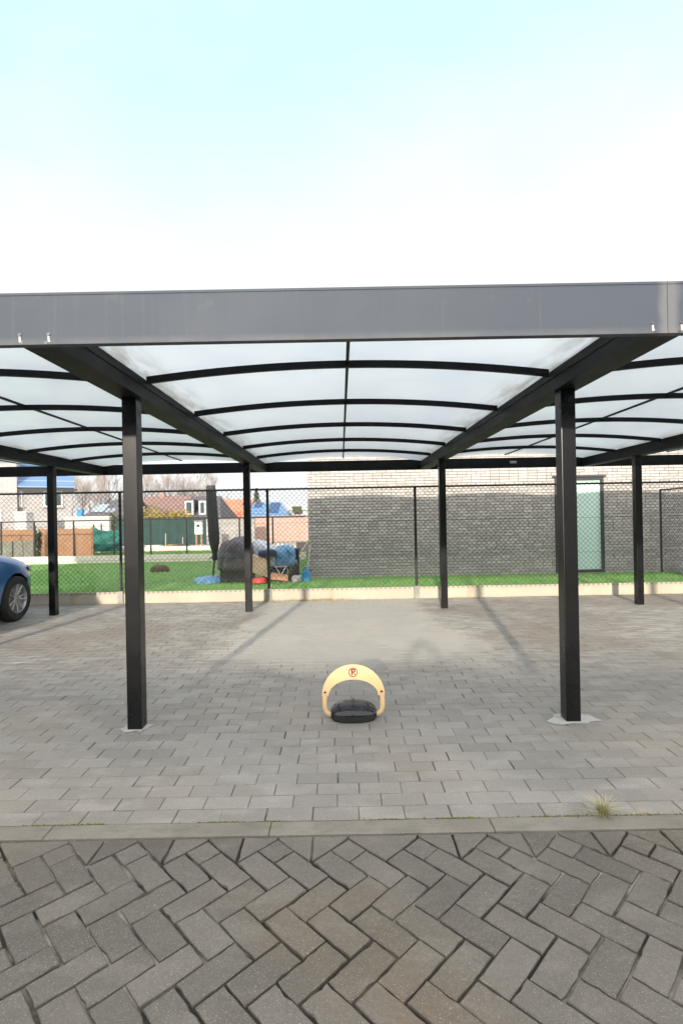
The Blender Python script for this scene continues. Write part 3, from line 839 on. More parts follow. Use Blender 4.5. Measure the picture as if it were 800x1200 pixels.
def tl(x, z, y=0.0):             # plane of the raised arch, leaning a little back
    return Vector((PBX + x, PBY - .02 + (z - .05) * math.tan(tilt) + y, z))
n = 36; poly = []
for k in range(n + 1):
    a = math.pi * k / n; poly.append((-.226 * math.cos(a), .160 + .215 * math.sin(a)))
for k in range(n + 1):
    a = math.pi * (1 - k / n); poly.append((-.178 * math.cos(a), .160 + .112 * math.sin(a)))
# crescent as quads between outer and inner curve
b = MB(); T = .011
O = [tl(*poly[k]) for k in range(n + 1)]; I = [tl(*poly[2 * n + 1 - k]) for k in range(n + 1)]
back = Vector((0, T, 0))
b.strip(O, I); b.strip([p + back for p in I], [p + back for p in O]); b.strip([p + back for p in O], O); b.strip(I, [p + back for p in I])
b.add([O[0], I[0], I[0] + back, O[0] + back], [(0, 1, 2, 3)]); b.add([O[-1], I[-1], I[-1] + back, O[-1] + back], [(0, 3, 2, 1)])
b.build('arch_plate', M['cream'], pb, bevel=.003)
for s in (-1, 1):
    b = MB()
    pts = [tl(s * .205, .18, .006), tl(s * .207, .12, .004), tl(s * .206, .085, .003), tl(s * .198, .058, .002), tl(s * .178, .040, 0), tl(s * .150, .034, 0)]
    pts = [pts[0], pts[0].lerp(pts[1], .5)] + pts[1:]
    b.tube(pts, .0175, 16); b.build('arm', M['cream'], pb, smooth=True)
for s in (-1, 1):
    b = MB(); c_ = tl(s * .203, .186, -.0005); b.lathe([(.010, c_.y - .004), (.010, c_.y - .001), (.0075, c_.y + .002)], (c_.x, 0, c_.z), 6, 'Y'); b.build('bolt', M['screw'], pb)
    b = MB(); c_ = tl(s * .150, .034, 0); b.lathe([(.024, -.012), (.026, -.008), (.026, .008), (.024, .012)], (c_.x, c_.y, c_.z), 18, 'X'); b.build('hinge', M['black_plastic'], pb, smooth=True)
emb_c = (0, .322)
def ringpoly(ri, ro, y):
    m = MB(); N = 40
    A = [tl(emb_c[0] + ro * math.cos(2 * math.pi * k / N), emb_c[1] + ro * math.sin(2 * math.pi * k / N), y) for k in range(N + 1)]
    Bq = [tl(emb_c[0] + ri * math.cos(2 * math.pi * k / N), emb_c[1] + ri * math.sin(2 * math.pi * k / N), y) for k in range(N + 1)]
    m.strip(A, Bq); return m
b = ringpoly(.0265, .0335, -.0012)
d = Vector((.7071, .7071)); q = Vector((-.7071, .7071)) * .0028
sl = []
for s, e in ((-1, 1), (1, 1), (1, -1), (-1, -1)):
    v = d * (s * .027) + q * e
    sl.append(tl(emb_c[0] - v.x, emb_c[1] + v.y, -.0012))
b.add(sl, [(0, 1, 2, 3)])
emb = b.build('emblem', M['red'], pb)
fc = bpy.data.curves.new('letter', 'FONT'); fc.body = 'P'; fc.size = .062; fc.align_x = 'CENTER'; fc.align_y = 'CENTER'; fc.offset = .0012
fo = bpy.data.objects.new('letter_tmp', fc); COL.objects.link(fo)
dg = bpy.context.evaluated_depsgraph_get(); me = bpy.data.meshes.new_from_object(fo.evaluated_get(dg)); bpy.data.objects.remove(fo)
b = MB(); b.add([tl(emb_c[0] + v.co.x + .001, emb_c[1] + v.co.y, -.0022) for v in me.vertices], [tuple(p.vertices) for p in me.polygons])
b.build('letter', M['black'], emb, fix=False)

# ================================================================== CAR
CX, CY = -5.63, 6.10             # centre; nose points away from the camera, to the fence
car = thing('parked_car', 'metallic blue car parked nose to the fence at the left edge', 'car', (CX, CY, 0))
# side profile stations along y (car local, nose +): (y, z_low, z_shoulder, z_top, half width)
st = [(-2.12, .42, .72, .80, .62), (-2.05, .30, .82, .98, .80), (-1.70, .22, .88, 1.05, .875), (-1.30, .19, .90, 1.06, .895), (-.7, .18, .90, 1.04, .90), (0, .18, .895, 1.00, .90),
      (.55, .18, .88, .985, .90), (.95, .18, .86, .965, .90), (1.30, .19, .83, .935, .89), (1.60, .20, .78, .885, .87), (1.85, .22, .71, .81, .82), (2.02, .24, .63, .71, .72), (2.12, .30, .55, .60, .56)]
b = MB(); rings = []
for y, zl, zs, zt, hw in st:
    zs *= 1.11; zt *= 1.11
    half = [(0, zl), (hw * .86, zl), (hw * .97, zl + .07), (hw, zl + (zs - zl) * .45), (hw * .99, zs - .10), (hw * .955, zs - .015), (hw * .86, zs + (zt - zs) * .45), (hw * .55, zs + (zt - zs) * .88), (0, zt)]
    ring = [(CX + x, CY + y, z) for x, z in half] + [(CX - x, CY + y, z) for x, z in half[-2:0:-1]]
    rings.append(ring)
loft(b, rings)
body = b.build('body', M['car'], car, smooth=True)
sub = body.modifiers.new('s', 'SUBSURF'); sub.levels = 2; sub.render_levels = 2
cut = MB()
WY = (1.41, -1.30)
for wy in WY:
    for s in (-1, 1):
        cut.lathe([(.365, s * .62), (.365, s * 1.05)], (CX, CY + wy, .34), 40, 'X')
co = cut.build('cut', M['well'])
bo = body.modifiers.new('b', 'BOOLEAN'); bo.operation = 'DIFFERENCE'; bo.object = co; bo.solver = 'EXACT'
co.location = (0, 0, 0)
bpy.context.view_layer.update()
dg = bpy.context.evaluated_depsgraph_get(); me = bpy.data.meshes.new_from_object(body.evaluated_get(dg))
body.modifiers.clear(); body.data = me
me.materials.clear(); me.materials.append(M['car']); me.materials.append(M['well'])
me.polygons.foreach_set('use_smooth', [True] * len(me.polygons)); me.set_sharp_from_angle(angle=R(35))
for pl in me.polygons:           # inside of the arches is black liner
    c = pl.center + body.location + car.location
    for wy in WY:
        if (c.y - CY - wy) ** 2 + (c.z - .34) ** 2 < .372 ** 2 and abs(c.x - CX) < .86 and (c.y - CY - wy) ** 2 + (c.z - .34) ** 2 > .30 ** 2 or ((c.y - CY - wy) ** 2 + (c.z - .34) ** 2 < .36 ** 2 and abs(c.x - CX) < .7): pl.material_index = 1
bpy.data.objects.remove(co)
# cabin
cab = [(-1.78, 1.04, .70), (-1.45, 1.30, .64), (-.95, 1.43, .60), (-.2, 1.46, .60), (.25, 1.40, .61), (.70, 1.18, .66), (1.02, .985, .71)]
b = MB(); rings = []
for y, zt, hw in cab:
    zl = .98; zt *= 1.08
    half = [(0, zl), (.84 if y < .9 else .78, zl), (hw + (.82 - hw) * .5, zl + (zt - zl) * .5), (hw, zt - .045), (hw * .8, zt - .008), (0, zt)]
    rings.append([(CX + x, CY + y, z) for x, z in half] + [(CX - x, CY + y, z) for x, z in half[-2:0:-1]])
loft(b, rings); b.build('cabin_glass', M['carglass'], car, smooth=True)
b = MB(); rings = []
for y, zt, hw in cab[1:5]:
    zt *= 1.08
    half = [(0, zt - .03), (hw * 1.01, zt - .05), (hw * .82, zt + .004), (0, zt + .012)]
    rings.append([(CX + x, CY + y, z) for x, z in half] + [(CX - x, CY + y, z) for x, z in half[-2:0:-1]])
loft(b, rings); b.build('roof', M['car'], car, smooth=True)
for s in (-1, 1):
    b = MB()
    for ya, yb in ((-.42, -.34), (-1.50, -1.38)):
        b = MB(); b.prism([(CX + s * .845, CY + ya, .99), (CX + s * .845, CY + yb, .99), (CX + s * .625, CY + yb + .03, 1.53), (CX + s * .625, CY + ya + .03, 1.53)], (s * .008, 0, 0)); b.build('pillar', M['car'], car)
    b = MB(); b.tube([(CX + s * .80, CY + 1.0, 1.05), (CX + s * .68, CY + .62, 1.32), (CX + s * .625, CY + .22, 1.515)], .03, 8)
    b.build('pillar', M['car'], car)
    b = MB(); b.lathe([(.02, 0), (.07, .02), (.085, .07), (.06, .11), (.01, .12)], (CX + s * .98, CY + .62, 1.03), 14, 'Y'); b.build('mirror', M['car'], car, smooth=True)
    b = MB(); b.prism([(CX + s * .62, CY + 2.02, .66), (CX + s * .72, CY + 1.985, .67), (CX + s * .825, CY + 1.80, .71), (CX + s * .83, CY + 1.74, .77), (CX + s * .76, CY + 1.86, .77), (CX + s * .64, CY + 1.985, .73)], (s * .012, .035, .012))
    b.build('headlight', M['lamp'], car, bevel=.006)
    b = MB(); b.box(CX + s * .70 - .12, CX + s * .70 + .12, CY - 2.10, CY - 2.02, .72, .84); b.build('tail_light', M['red_plastic'], car, bevel=.02)
    b = MB(); b.box(CX + s * .905 - .004, CX + s * .905 + .004, CY - .12, CY + .06, .76, .79); b.build('door_handle', M['car'], car, bevel=.003)
    b = MB()
    for yy in (.78, -.36, -1.3):
        b.box(CX + s * .897 - .004, CX + s * .897 + .004, CY + yy - .004, CY + yy + .004, .32, .82)
    b.build('door_seam', M['well'], car)
wh0 = None
for wy in WY:
    for s in (1, -1):
        wx = CX + s * .79
        b = MB(); prof = [(.205, -.10), (.235, -.105), (.30, -.10), (.325, -.075), (.332, -.03), (.332, .03), (.325, .075), (.30, .10), (.235, .105), (.215, .098), (.205, .06)]
        n_ = 48; vs = []; fs = []
        for r_, h_ in prof:
            for j in range(n_):
                a = 2 * math.pi * j / n_; vs.append((wx + s * h_, CY + wy + r_ * math.cos(a), .332 + r_ * math.sin(a)))
        K = len(prof)
        fs = [(i * n_ + j, i * n_ + (j + 1) % n_, ((i + 1) % K) * n_ + (j + 1) % n_, ((i + 1) % K) * n_ + j) for i in range(K) for j in range(n_)]
        b.add(vs, fs); wh = b.build('wheel', M['tyre'], car, smooth=True)
        b = MB()
        b.lathe([(.204, s * .04), (.222, s * .085), (.226, s * .092), (.214, s * .096), (.196, s * .07), (.19, s * .03)], (wx, CY + wy, .332), 48, 'X')
        for k in range(10):
            a0 = 2 * math.pi * (k // 2) / 5 + (.20 if k % 2 else -.20); a1 = 2 * math.pi * (k // 2) / 5 + (.24 if k % 2 else -.24)
            A = Vector((wx + s * .062, CY + wy + .05 * math.cos(a0), .332 + .05 * math.sin(a0))); Bv = Vector((wx + s * .084, CY + wy + .205 * math.cos(a1), .332 + .205 * math.sin(a1)))
            b.tube([A, A.lerp(Bv, .5), Bv], [.020, .014, .017], 6)
        b.lathe([(.055, s * .02), (.055, s * .066), (.03, s * .076)], (wx, CY + wy, .332), 24, 'X')
        b.build('rim', M['alloy'], wh, smooth=True)
        b = MB(); b.lathe([(.188, s * .0), (.188, s * .025)], (wx, CY + wy, .332), 32, 'X'); b.build('brake_disc', M['well'], wh)
b = MB(); b.box(CX - .26, CX + .26, CY + 2.085, CY + 2.10, .40, .51); b.build('number_plate', M['white_frame'], car)
b = MB(); b.box(CX - .42, CX + .42, CY + 2.02, CY + 2.09, .30, .37); b.build('grille', M['well'], car)

# ================================================================== THINGS ON THE LAWN BEHIND THE FENCE
def heap(name, mat, parent, c, w, d, h, seed, fold=.08, e=3.2, n=40, m=14, lean=0, z0=.005):
    """draped cover: squarish dome with folds running down"""
    rr = random.Random(seed); ph = [rr.uniform(0, 6.28) for _ in range(6)]
    rings = []
    for i in range(m + 1):
        t_ = i / m
        z = h * math.sin(t_ * math.pi / 2) ** .8
        sc = max(.02, (1 - t_ ** 3.2)) ** .6
        ring = []
        for k in range(n):
            a = 2 * math.pi * k / n; cc, ss = math.cos(a), math.sin(a)
            f = 1 + fold * (1 - t_ * .6) * (math.sin(5 * a + ph[0]) + .6 * math.sin(9 * a + ph[1] + t_ * 2) + .4 * math.sin(14 * a + ph[2])) / 2
            x = w * sc * f * math.copysign(abs(cc) ** (2 / e), cc); y = d * sc * f * math.copysign(abs(ss) ** (2 / e), ss)
            zz = z * (1 + .10 * math.sin(2.2 * x / w + ph[3]) + .07 * math.sin(5 * y / d + 4 * x / w + ph[4]))
            ring.append((c[0] + x + lean * z, c[1] + y, z0 + max(0, zz)))
        rings.append(ring)
    b = MB(); loft(b, rings)
    return b.build(name, mat, parent, smooth='all')
ZP = 11.5
# closed parasol leaning
p0 = px(249.5, 674, 11.6); p0.z = .12
pt = px(247, 569, 11.6); pm = px(252, 649, 11.6)
par = thing('closed_parasol', 'tall closed parasol in a charcoal cover standing on the lawn', 'parasol', (p0.x, p0.y, 0))
axis = [pm.lerp(pt, k / 10) for k in range(11)]
b = MB(); b.tube(axis, [.05, .10, .125, .13, .128, .125, .122, .12, .118, .116, .10], 12); b.build('canopy_cover', M['cover_dark'], par, smooth=True)
b = MB(); b.tube([p0, pm, pm.lerp(pt, .3)], .024, 10); b.build('pole', M['dark_metal'], par, smooth=True)
pk = pm.lerp(p0, .12)
b = MB(); b.lathe([(.03, -.09), (.06, -.07), (.06, .07), (.03, .09)], (pk.x, pk.y, pk.z), 12); b.build('crank_housing', M['cover_dark'], par, smooth=True)
b = MB(); b.tube([(pk.x - .05, pk.y - .02, pk.z), (pk.x - .12, pk.y - .03, pk.z - .05)], .012, 8); b.build('crank_handle', M['dark_metal'], par)
bc = px(245, 681, 11.55)
o = heap('parasol_base_bag', M['blue_tarp'], None, (bc.x, 11.55, 0), .30, .28, .15, 5, .05, 3.6)
tag(o, 'flat blue bag weighing down the foot of the closed parasol', 'base bag')
# grey furniture cover
gc = px(277, 682, 11.5)
b0 = heap('furniture_cover', M['cover_grey'], None, (gc.x, 11.62, 0), .41, .36, .64, 12, .085, 3.0, z0=.30)
tag(b0, 'dark grey draped cover over garden furniture beside the charcoal parasol', 'cover')
# stacked dark folding chairs under it
ch = thing('folding_chair', 'black folding chair lying under the dark grey furniture cover', 'chair', (gc.x, 11.4, 0))
b = MB()
b.box(gc.x - .36, gc.x + .38, 11.45, 11.80, .03, .325); b.build('seat', M['cover_dark'], ch, bevel=.03)
for s in (-1, 1):
    b = MB(); b.tube([(gc.x - s * .18 - .05, 11.40, .012), (gc.x + s * .2 - .05, 11.40, .36)], .013, 8); b.build('leg', M['fence_metal'], ch, smooth=True)
# pale plastic sheet and blue tarp over the middle of the pile
wc = px(309, 682, 11.6)
o = heap('plastic_sheet', M['white_tarp'], None, (wc.x, 11.75, 0), .36, .30, .52, 21, .07, 3.5, z0=.36); tag(o, 'pale bluish plastic sheet bunched over the middle of the lawn pile', 'plastic sheet')
st_ = thing('garden_table', 'dark garden table carrying the plastic sheet and blue tarpaulin', 'table', (wc.x + .3, 11.75, 0))
b = MB(); b.box(wc.x - .34, wc.x + .72, 11.50, 12.0, .32, .36); b.build('tabletop', M['dark_metal'], st_, bevel=.005)
for dx in (-.3, .66):
    for dy in (11.54, 11.95):
        b = MB(); b.box(wc.x + dx - .02, wc.x + dx + .02, dy - .02, dy + .02, .005, .319); b.build('leg', M['dark_metal'], st_)
b = MB(); b.box(wc.x - .02, wc.x + .50, 11.56, 11.92, .006, .26); b.box(wc.x - .035, wc.x + .515, 11.545, 11.935, .261, .285)
tag(b.build('plastic_crate', M['navy_cloth'], bevel=.012), 'dark lidded crate in the shadow under the garden table', 'crate')
fr_ = thing('folding_stool', 'white folding stool frame leaning in front of the blue tarpaulin', 'stool', (wc.x + .45, 11.36, 0))
for a_, c_ in ((.34, .52), (.50, .30)):
    b = MB(); b.tube([(wc.x + a_, 11.36 + .03 * (a_ > .4), .012), (wc.x + c_, 11.42 + .03 * (a_ > .4), .34)], .011, 8); b.build('leg', M['white_frame'], fr_, smooth=True)
b = MB(); b.box(wc.x + .27, wc.x + .55, 11.40, 11.50, .342, .358); b.build('seat', M['white_tarp'], fr_, bevel=.004)
tc_ = px(331, 682, 11.6)
o = heap('blue_tarpaulin', M['blue_tarp'], None, (tc_.x, 11.70, 0), .27, .26, .40, 33, .12, 2.5, z0=.36, lean=.15); tag(o, 'crumpled light blue tarpaulin on the right end of the lawn pile', 'tarpaulin')
nc = px(309, 655, 11.4)
o = heap('navy_cushion', M['navy_cloth'], None, (nc.x + .08, 11.42, 0), .20, .12, .13, 41, .05, 2.6, z0=.60); tag(o, 'dark navy cushion lying across the pale plastic sheet', 'cushion')
# tan board leaning
A = [px(296, 650, 11.30), px(312, 656, 11.30), px(314, 677, 11.18), px(296, 671, 11.18)]
b = MB(); b.prism([p for p in A], (0, .04, .01)); tag(b.build('tan_panel', M['tan'], bevel=.006), 'tan board leaning against the covered pile behind a carport post', 'board')
rc = px(304, 681, 11.2)
b = MB(); b.lathe([(.10, .03), (.16, .035), (.165, .05), (.15, .10), (.13, .135), (.06, .15), (.01, .152)], (rc.x, 11.2, 0), 28)
tag(b.build('red_tub', M['red_plastic'], smooth=True), 'upturned bright red plastic tub on the grass beneath the tan board', 'tub')
A = [px(317, 674, 11.2), px(337, 677, 11.2), px(337, 681, 11.0), px(317, 679, 11.0)]
b = MB(); b.prism(A, (0, .12, .05)); tag(b.build('wood_plank', M['orange_wood'], bevel=.006), 'orange brown wooden board lying on the grass by the red tub', 'board')
A = px(344, 665, 11.9); 
cab_ = thing('storage_cabinet', 'black storage cabinet standing at the right end of the lawn pile', 'cabinet', (A.x, 11.9, 0))
b = MB(); b.box(A.x - .12, A.x + .13, 11.8, 12.05, .005, .72); b.build('body', M['cover_dark'], cab_, bevel=.01)
b = MB(); b.box(A.x - .11, A.x + .12, 11.785, 11.799, .05, .70); b.build('door', M['fence_metal'], cab_, bevel=.003)
b = MB(); b.box(A.x + .08, A.x + .10, 11.77, 11.784, .35, .45); b.build('handle', M['alloy'], cab_)
for (a, c, lab, nm, r0) in (((337, 673), (362.0, 632), 'long pale garden rake handle leaning on the corner of the brick building', 'rake', .011), ((360, 668), (364, 638), 'short pale broom handle upright against the brick corner', 'broom', .011)):
    P = px(a[0], a[1], 11.65); Q = px(c[0], c[1], 12.02 if c[0] > 363 else 12.0)
    t0 = thing(nm, lab, 'garden tool', (P.x, P.y, 0))
    b = MB(); b.tube([P, Q], r0, 8); b.build('handle', M['pale_wood'], t0, smooth=True)
    b = MB()
    b.box(P.x - .10, P.x + .10, P.y - .02, P.y + .02, P.z - .03, P.z + .01)
    for k in range(7): b.box(P.x - .095 + k * .03, P.x - .087 + k * .03, P.y - .06, P.y - .02, P.z - .09, P.z - .02)
    b.build('head', M['dark_metal'], t0)
gc_ = px(359, 681.5, 11.5)
gb = thing('gas_bottle', 'bright blue gas bottle on the grass at the corner of the brick building', 'gas bottle', (gc_.x, 11.5, 0))
b = MB(); b.lathe([(.085, .005), (.10, .02), (.102, .18), (.095, .225), (.06, .25), (.03, .26)], (gc_.x, 11.5, 0), 24); b.build('body', M['gas_blue'], gb, smooth=True)
b = MB()
for k in range(3):
    a = k * 2.09 + .4; b.tube([(gc_.x + .07 * math.cos(a), 11.5 + .07 * math.sin(a), .235), (gc_.x + .07 * math.cos(a), 11.5 + .07 * math.sin(a), .32)], .010, 6)
b.tube([(gc_.x + .07 * math.cos(2 * math.pi * k / 20), 11.5 + .07 * math.sin(2 * math.pi * k / 20), .32) for k in range(20)], .011, 6, closed=True)
b.build('collar', M['gas_blue'], gb, smooth=True)
b = MB(); b.lathe([(.018, .255), (.018, .30), (.03, .302), (.03, .315)], (gc_.x, 11.5, 0), 12); b.build('valve', M['red_plastic'], gb, smooth=True)
rc = px(348, 677, 11.5)
o = heap('rag', M['pale_cloth'], None, (rc.x, 11.5, 0), .13, .09, .14, 51, .10, 2.2, n=30); tag(o, 'pale grey crumpled rag on the grass left of the blue gas bottle', 'rag')
lc = gz(188, 670)
o = heap('brown_clump', M['leaf_brown'], None, (lc.x, lc.y, 0), .25, .16, .17, 61, .16, 2.0, n=34); tag(o, 'small dark brown clump lying alone on the green lawn', 'clump')
# tarp behind the right-hand fence
wc = px(790, 676, 11.6)
o = heap('tarpaulin', M['white_tarp'], None, (8.35, 11.35, 0), .78, .42, .34, 71, .06, 3.5); tag(o, 'pale blue grey tarpaulin heap by the brick wall at the right edge', 'tarpaulin')

# ================================================================== FAR GARDENS
def fenceline(name, label, Z, xs_px, z1, plate_h, x0, x1, mat=M['fence_metal'], pm_=None):
    t0 = thing(name, label, 'fence', (x0, Z, 0))
    for q in xs_px:
        X = px(q, 640, Z).x
        b = MB(); b.tube([(X, Z, 0), (X, Z, z1)], .028, 8); b.build('post', mat, t0, smooth=True)
    b = MB(); b.tube([(x0, Z, z1 - .01), (x1, Z, z1 - .01)], .022, 6); b.build('top_rail', mat, t0)
    b = MB(); b.box(x0, x1, Z - .08, Z - .035, -.05, plate_h); b.build('base_plate', pm_ or M['plate_pale'], t0)
    b = chainlink((x0, Z - .03, 0), (x1, Z - .03, 0), plate_h, z1, .12, .0016); b.build('wire_mesh', M['fence_wire'], t0, fix=False)
    return t0
fenceline('garden_fence', 'low dark wire fence with pale base plate along the far end of the lawn', 17.5, [-30, 2, 41, 87, 134, 177, 219, 281, 320], 1.47, .26, -14.5, -1.2)
fb = MB(); fb.box(px(100, 640, 23.4).x, -2.6, 23.36, 23.42, -.05, .22)
tag(fb.build('garden_edging', M['plate_pale']), 'pale concrete edging strip across the grass beyond the low wire fence', 'edging')
# green screens
Z = 26.5
b = MB(); xa, xb = px(136, 620, Z).x, px(242, 620, Z).x
N = 60; A = []; Bq = []
for k in range(N + 1):
    x = xa + (xb - xa) * k / N; y = Z + .04 * math.sin(k * .9) + .02 * math.sin(k * 2.3)
    A.append((x, y, .12 + .015 * math.sin(k * .7))); Bq.append((x, y, 1.50 + .012 * math.sin(k * 1.3)))
gs = thing('privacy_screen', 'long dark green privacy cloth on posts at the end of the garden', 'screen', (xa, Z, 0))
b.strip(A, Bq); b.strip([(x, y + .012, z) for x, y, z in Bq], [(x, y + .012, z) for x, y, z in A]); b.build('cloth', M['green_cloth'], gs, smooth='all')
for q in (138, 160, 183, 205, 222, 240):
    X = px(q, 620, Z).x; bb = MB(); bb.tube([(X, Z + .09, 0), (X, Z + .09, 1.55)], .03, 8); bb.build('post', M['fence_metal'], gs)
b = MB(); b.tube([(xa, Z + .09, 1.535), (xb, Z + .09, 1.535)], .022, 6); b.build('rail', M['fence_metal'], gs)
Z = 22.6
ts = thing('privacy_screen', 'crumpled teal screen cloth sagging beside the orange reed fence', 'screen', (px(120, 640, Z).x, Z, 0))
xa, xb = px(108.5, 630, Z).x, px(141, 630, Z).x
A, Bq = [], []
b = MB(); G = 14; rowsV = []
for r in range(9):
    row = []
    for k in range(G + 1):
        f = k / G; x = xa + (xb - xa) * f
        z = .08 + (1.12 - .30 * f * (1 - f) * 2 - .12 * f) * r / 8
        y = Z + .05 * math.sin(k * 1.1 + r * .8) + .03 * math.sin(r * 1.7 - k * .6)
        row.append((x, y, z))
    rowsV.append(row)
for r in range(8): b.strip(rowsV[r], rowsV[r + 1]); 
for r in range(8): b.strip([(x, y + .012, z) for x, y, z in rowsV[r + 1]], [(x, y + .012, z) for x, y, z in rowsV[r]])
b.build('cloth', M['teal_cloth'], ts, smooth='all')
for q in (109, 118, 140):
    X = px(q, 630, Z).x; bb = MB(); bb.tube([(X, Z + .10, 0), (X, Z + .10, 1.30)], .03, 8); bb.build('post', M['fence_metal'], ts)
# reed fence, panels and dark shrub
Z = 19.6
for (a, c, top, zz, lab) in ((48, 107, 618.5, 0.0, 'orange brown reed fence right of the dark shrub'), (-60, 40, 620, .0, 'orange brown reed fence behind the weathered grey panel')):
    A = px(a, top, Z); C = px(c, top - (c - a) * .018, Z)
    t0 = thing('reed_fence', lab, 'fence', (A.x, Z, 0))
    b = MB(); b.box(A.x, C.x, Z - .02, Z + .02, .02, 1.16); b.build('reed_panel', M['reed'], t0)
    for k in range(4):
        X = A.x + (C.x - A.x) * k / 3; b = MB(); b.box(X - .035, X + .035, Z + .022, Z + .09, -.02, 1.2); b.build('post', M['orange_wood'], t0)
A = px(-60, 632, 19.2); C = px(40, 632, 19.2)
t0 = thing('compost_panel', 'weathered grey wooden panel standing in front of the reed fence', 'panel', (A.x, 19.2, 0))
for k in range(8):
    xx = A.x + (C.x - A.x) * k / 8
    b = MB(); b.box(xx + .012, xx + (C.x - A.x) / 8 - .012, 19.18, 19.22, .03, .74 + .02 * math.sin(k * 2.1)); b.build('board', M['grey_panel'], t0)
def bush(name, mat, lab, cat, c, w, d, h, n, leaf, seed, stem=True, group=None):
    rr = random.Random(seed)
    t0 = thing(name, lab, cat, (c[0], c[1], 0), group)
    lob = [(rr.uniform(-.75, .75), rr.uniform(-.6, .6), rr.uniform(.25, .85), rr.uniform(.28, .5)) for _ in range(14)]
    b = MB()
    for k in range(n):
        l = rr.choice(lob); v = Vector((rr.gauss(0, 1), rr.gauss(0, 1), rr.gauss(0, 1))).normalized() * (rr.random() ** .35)
        P = Vector((c[0] + w * (l[0] + v.x * l[3]), c[1] + d * (l[1] + v.y * l[3]), max(.03, h * (l[2] + v.z * l[3] * .8))))
        q = Matrix.Rotation(rr.uniform(0, 6.28), 3, 'Z') @ Matrix.Rotation(rr.uniform(-1.2, 1.2), 3, 'X')
        s = leaf * rr.uniform(.6, 1.4)
        b.add([P + q @ Vector(x) for x in ((-s, 0, 0), (0, -s * .5, .1 * s), (s, 0, 0), (0, s * .5, .1 * s))], [(0, 1, 2, 3)])
    b.build('foliage', mat, t0, fix=False)
    if stem:
        b = MB()
        for k in range(6):
            l = lob[k]; b.tube([(c[0] + rr.uniform(-.2, .2) * w, c[1], 0), (c[0] + w * l[0] * .6, c[1] + d * l[1] * .5, h * .5), (c[0] + w * l[0], c[1] + d * l[1], h * l[2])], [.03, .02, .008], 5)
        b.build('stem', M['bark'], t0)
    return t0
X = px(44.5, 640, 19.0).x
bush('shrub', M['dark_shrub'], 'narrow dark shrub between the grey panel and the reed fence', 'shrub', (X, 19.0), .13, .13, 1.15, 700, .05, 3)
Z = 31
A = px(193, 600, Z); bush('hedge', M['hedge_yellow'], 'wide yellow green hedge rising behind the long dark green privacy screen', 'hedge', (A.x, Z), 1.75, .8, 1.98, 11000, .06, 5)
A = px(131, 600, Z); bush('hedge', M['hedge_green'], 'small dull green hedge left of the yellow hedge', 'hedge', (A.x, Z), .8, .5, 1.75, 3600, .055, 6)
# nest box on legs
Z = 24.2
A = px(233, 618, Z)
nb = thing('nest_box', 'white wooden nest box with black hole on two legs', 'nest box', (A.x, Z, 0))
b = MB(); b.box(A.x - .165, A.x + .165, Z - .12, Z + .12, A.z - .33, A.z + .27); b.build('box', M['white_frame'], nb, bevel=.01)
b = MB(); b.prism([(A.x - .21, Z - .18, A.z + .275), (A.x + .21, Z - .18, A.z + .275), (A.x + .21, Z - .18, A.z + .305), (A.x - .21, Z - .18, A.z + .305)], (0, .36, .03)); b.build('roof', M['grey_panel'], nb)
b = MB(); b.lathe([(.08, Z - .124), (.08, Z - .118)], (A.x, 0, A.z + .07), 20, 'Y'); b.build('hole', M['black'], nb)
for s in (-1, 1):
    b = MB(); b.box(A.x + s * .12 - .03, A.x + s * .12 + .03, Z - .03, Z + .03, -.02, A.z - .332); b.build('leg', M['orange_wood'], nb)
# small bits along the gravel strip
A = px(196, 637, 25.5)
b = MB(); b.lathe([(.08, .01), (.15, .02), (.17, .12), (.13, .15), (.02, .16)], (A.x, 25.5, 0), 16); tag(b.build('plastic_tub', M['red_plastic'], smooth=True), 'small red plastic tub in front of the dark green screen', 'tub')
for (q, h, lab) in ((194, .75, 'thin pale stake standing by the small red tub'), (214, .55, 'short pale stake near the white nest box')):
    A = px(q, 637, 25.3); b = MB(); b.tube([(A.x, 25.3, 0), (A.x + .02, 25.3, h)], .018, 6); tag(b.build('garden_stake', M['pale_wood']), lab, 'stake')
for (q, w_, h_, m_, lab) in ((203, .22, .20, 'orange_wood', 'small orange brown planter on the pale gravel'), (212, .35, .22, 'dark_metal', 'low dark trough on the gravel right of the orange planter'), (176, .5, .18, 'plate_pale', 'low pale stone block left of the small red tub')):
    A = px(q, 637, 24.9)
    b = MB(); b.box(A.x - w_, A.x + w_, 24.75, 25.05, .005, h_); b.box(A.x - w_ - .02, A.x + w_ + .02, 24.73, 25.07, h_ + .001, h_ + .03)
    tag(b.build('planter' if 'planter' in lab else ('trough' if 'trough' in lab else 'stone_block'), M[m_], bevel=.01), lab, 'planter' if 'planter' in lab else ('trough' if 'trough' in lab else 'stone block'))
# garden walls on the right of the view
Z = 30
A, C = px(297, 605, Z), px(372, 605, Z)
t0 = thing('garden_wall', 'reddish brick garden wall between the grey wall and the brick building', 'wall', (A.x, Z, 0))
b = MB(); b.box(A.x, C.x + 1.2, Z, Z + .22, -.05, 1.47); b.build('wall', M['red_brick'], t0)
b = MB(); b.box(A.x - .03, C.x + 1.23, Z - .04, Z + .26, 1.472, 1.55); b.build('coping', M['tile_grey'], t0)
Z = 27.5
A, C = px(246, 607, Z), px(298, 607, Z)
t0 = thing('garden_wall', 'grey block garden wall behind the closed parasol', 'wall', (A.x, Z, 0))
b = MB(); b.box(A.x, C.x, Z, Z + .25, -.05, 1.42); b.build('wall', M['stone_wall'], t0)
b = MB(); b.box(A.x - .02, C.x + .02, Z - .03, Z + .28, 1.422, 1.48); b.build('coping', M['tile_grey'], t0)
Z = 21
A, C = px(318, 634, Z), px(372, 634, Z)
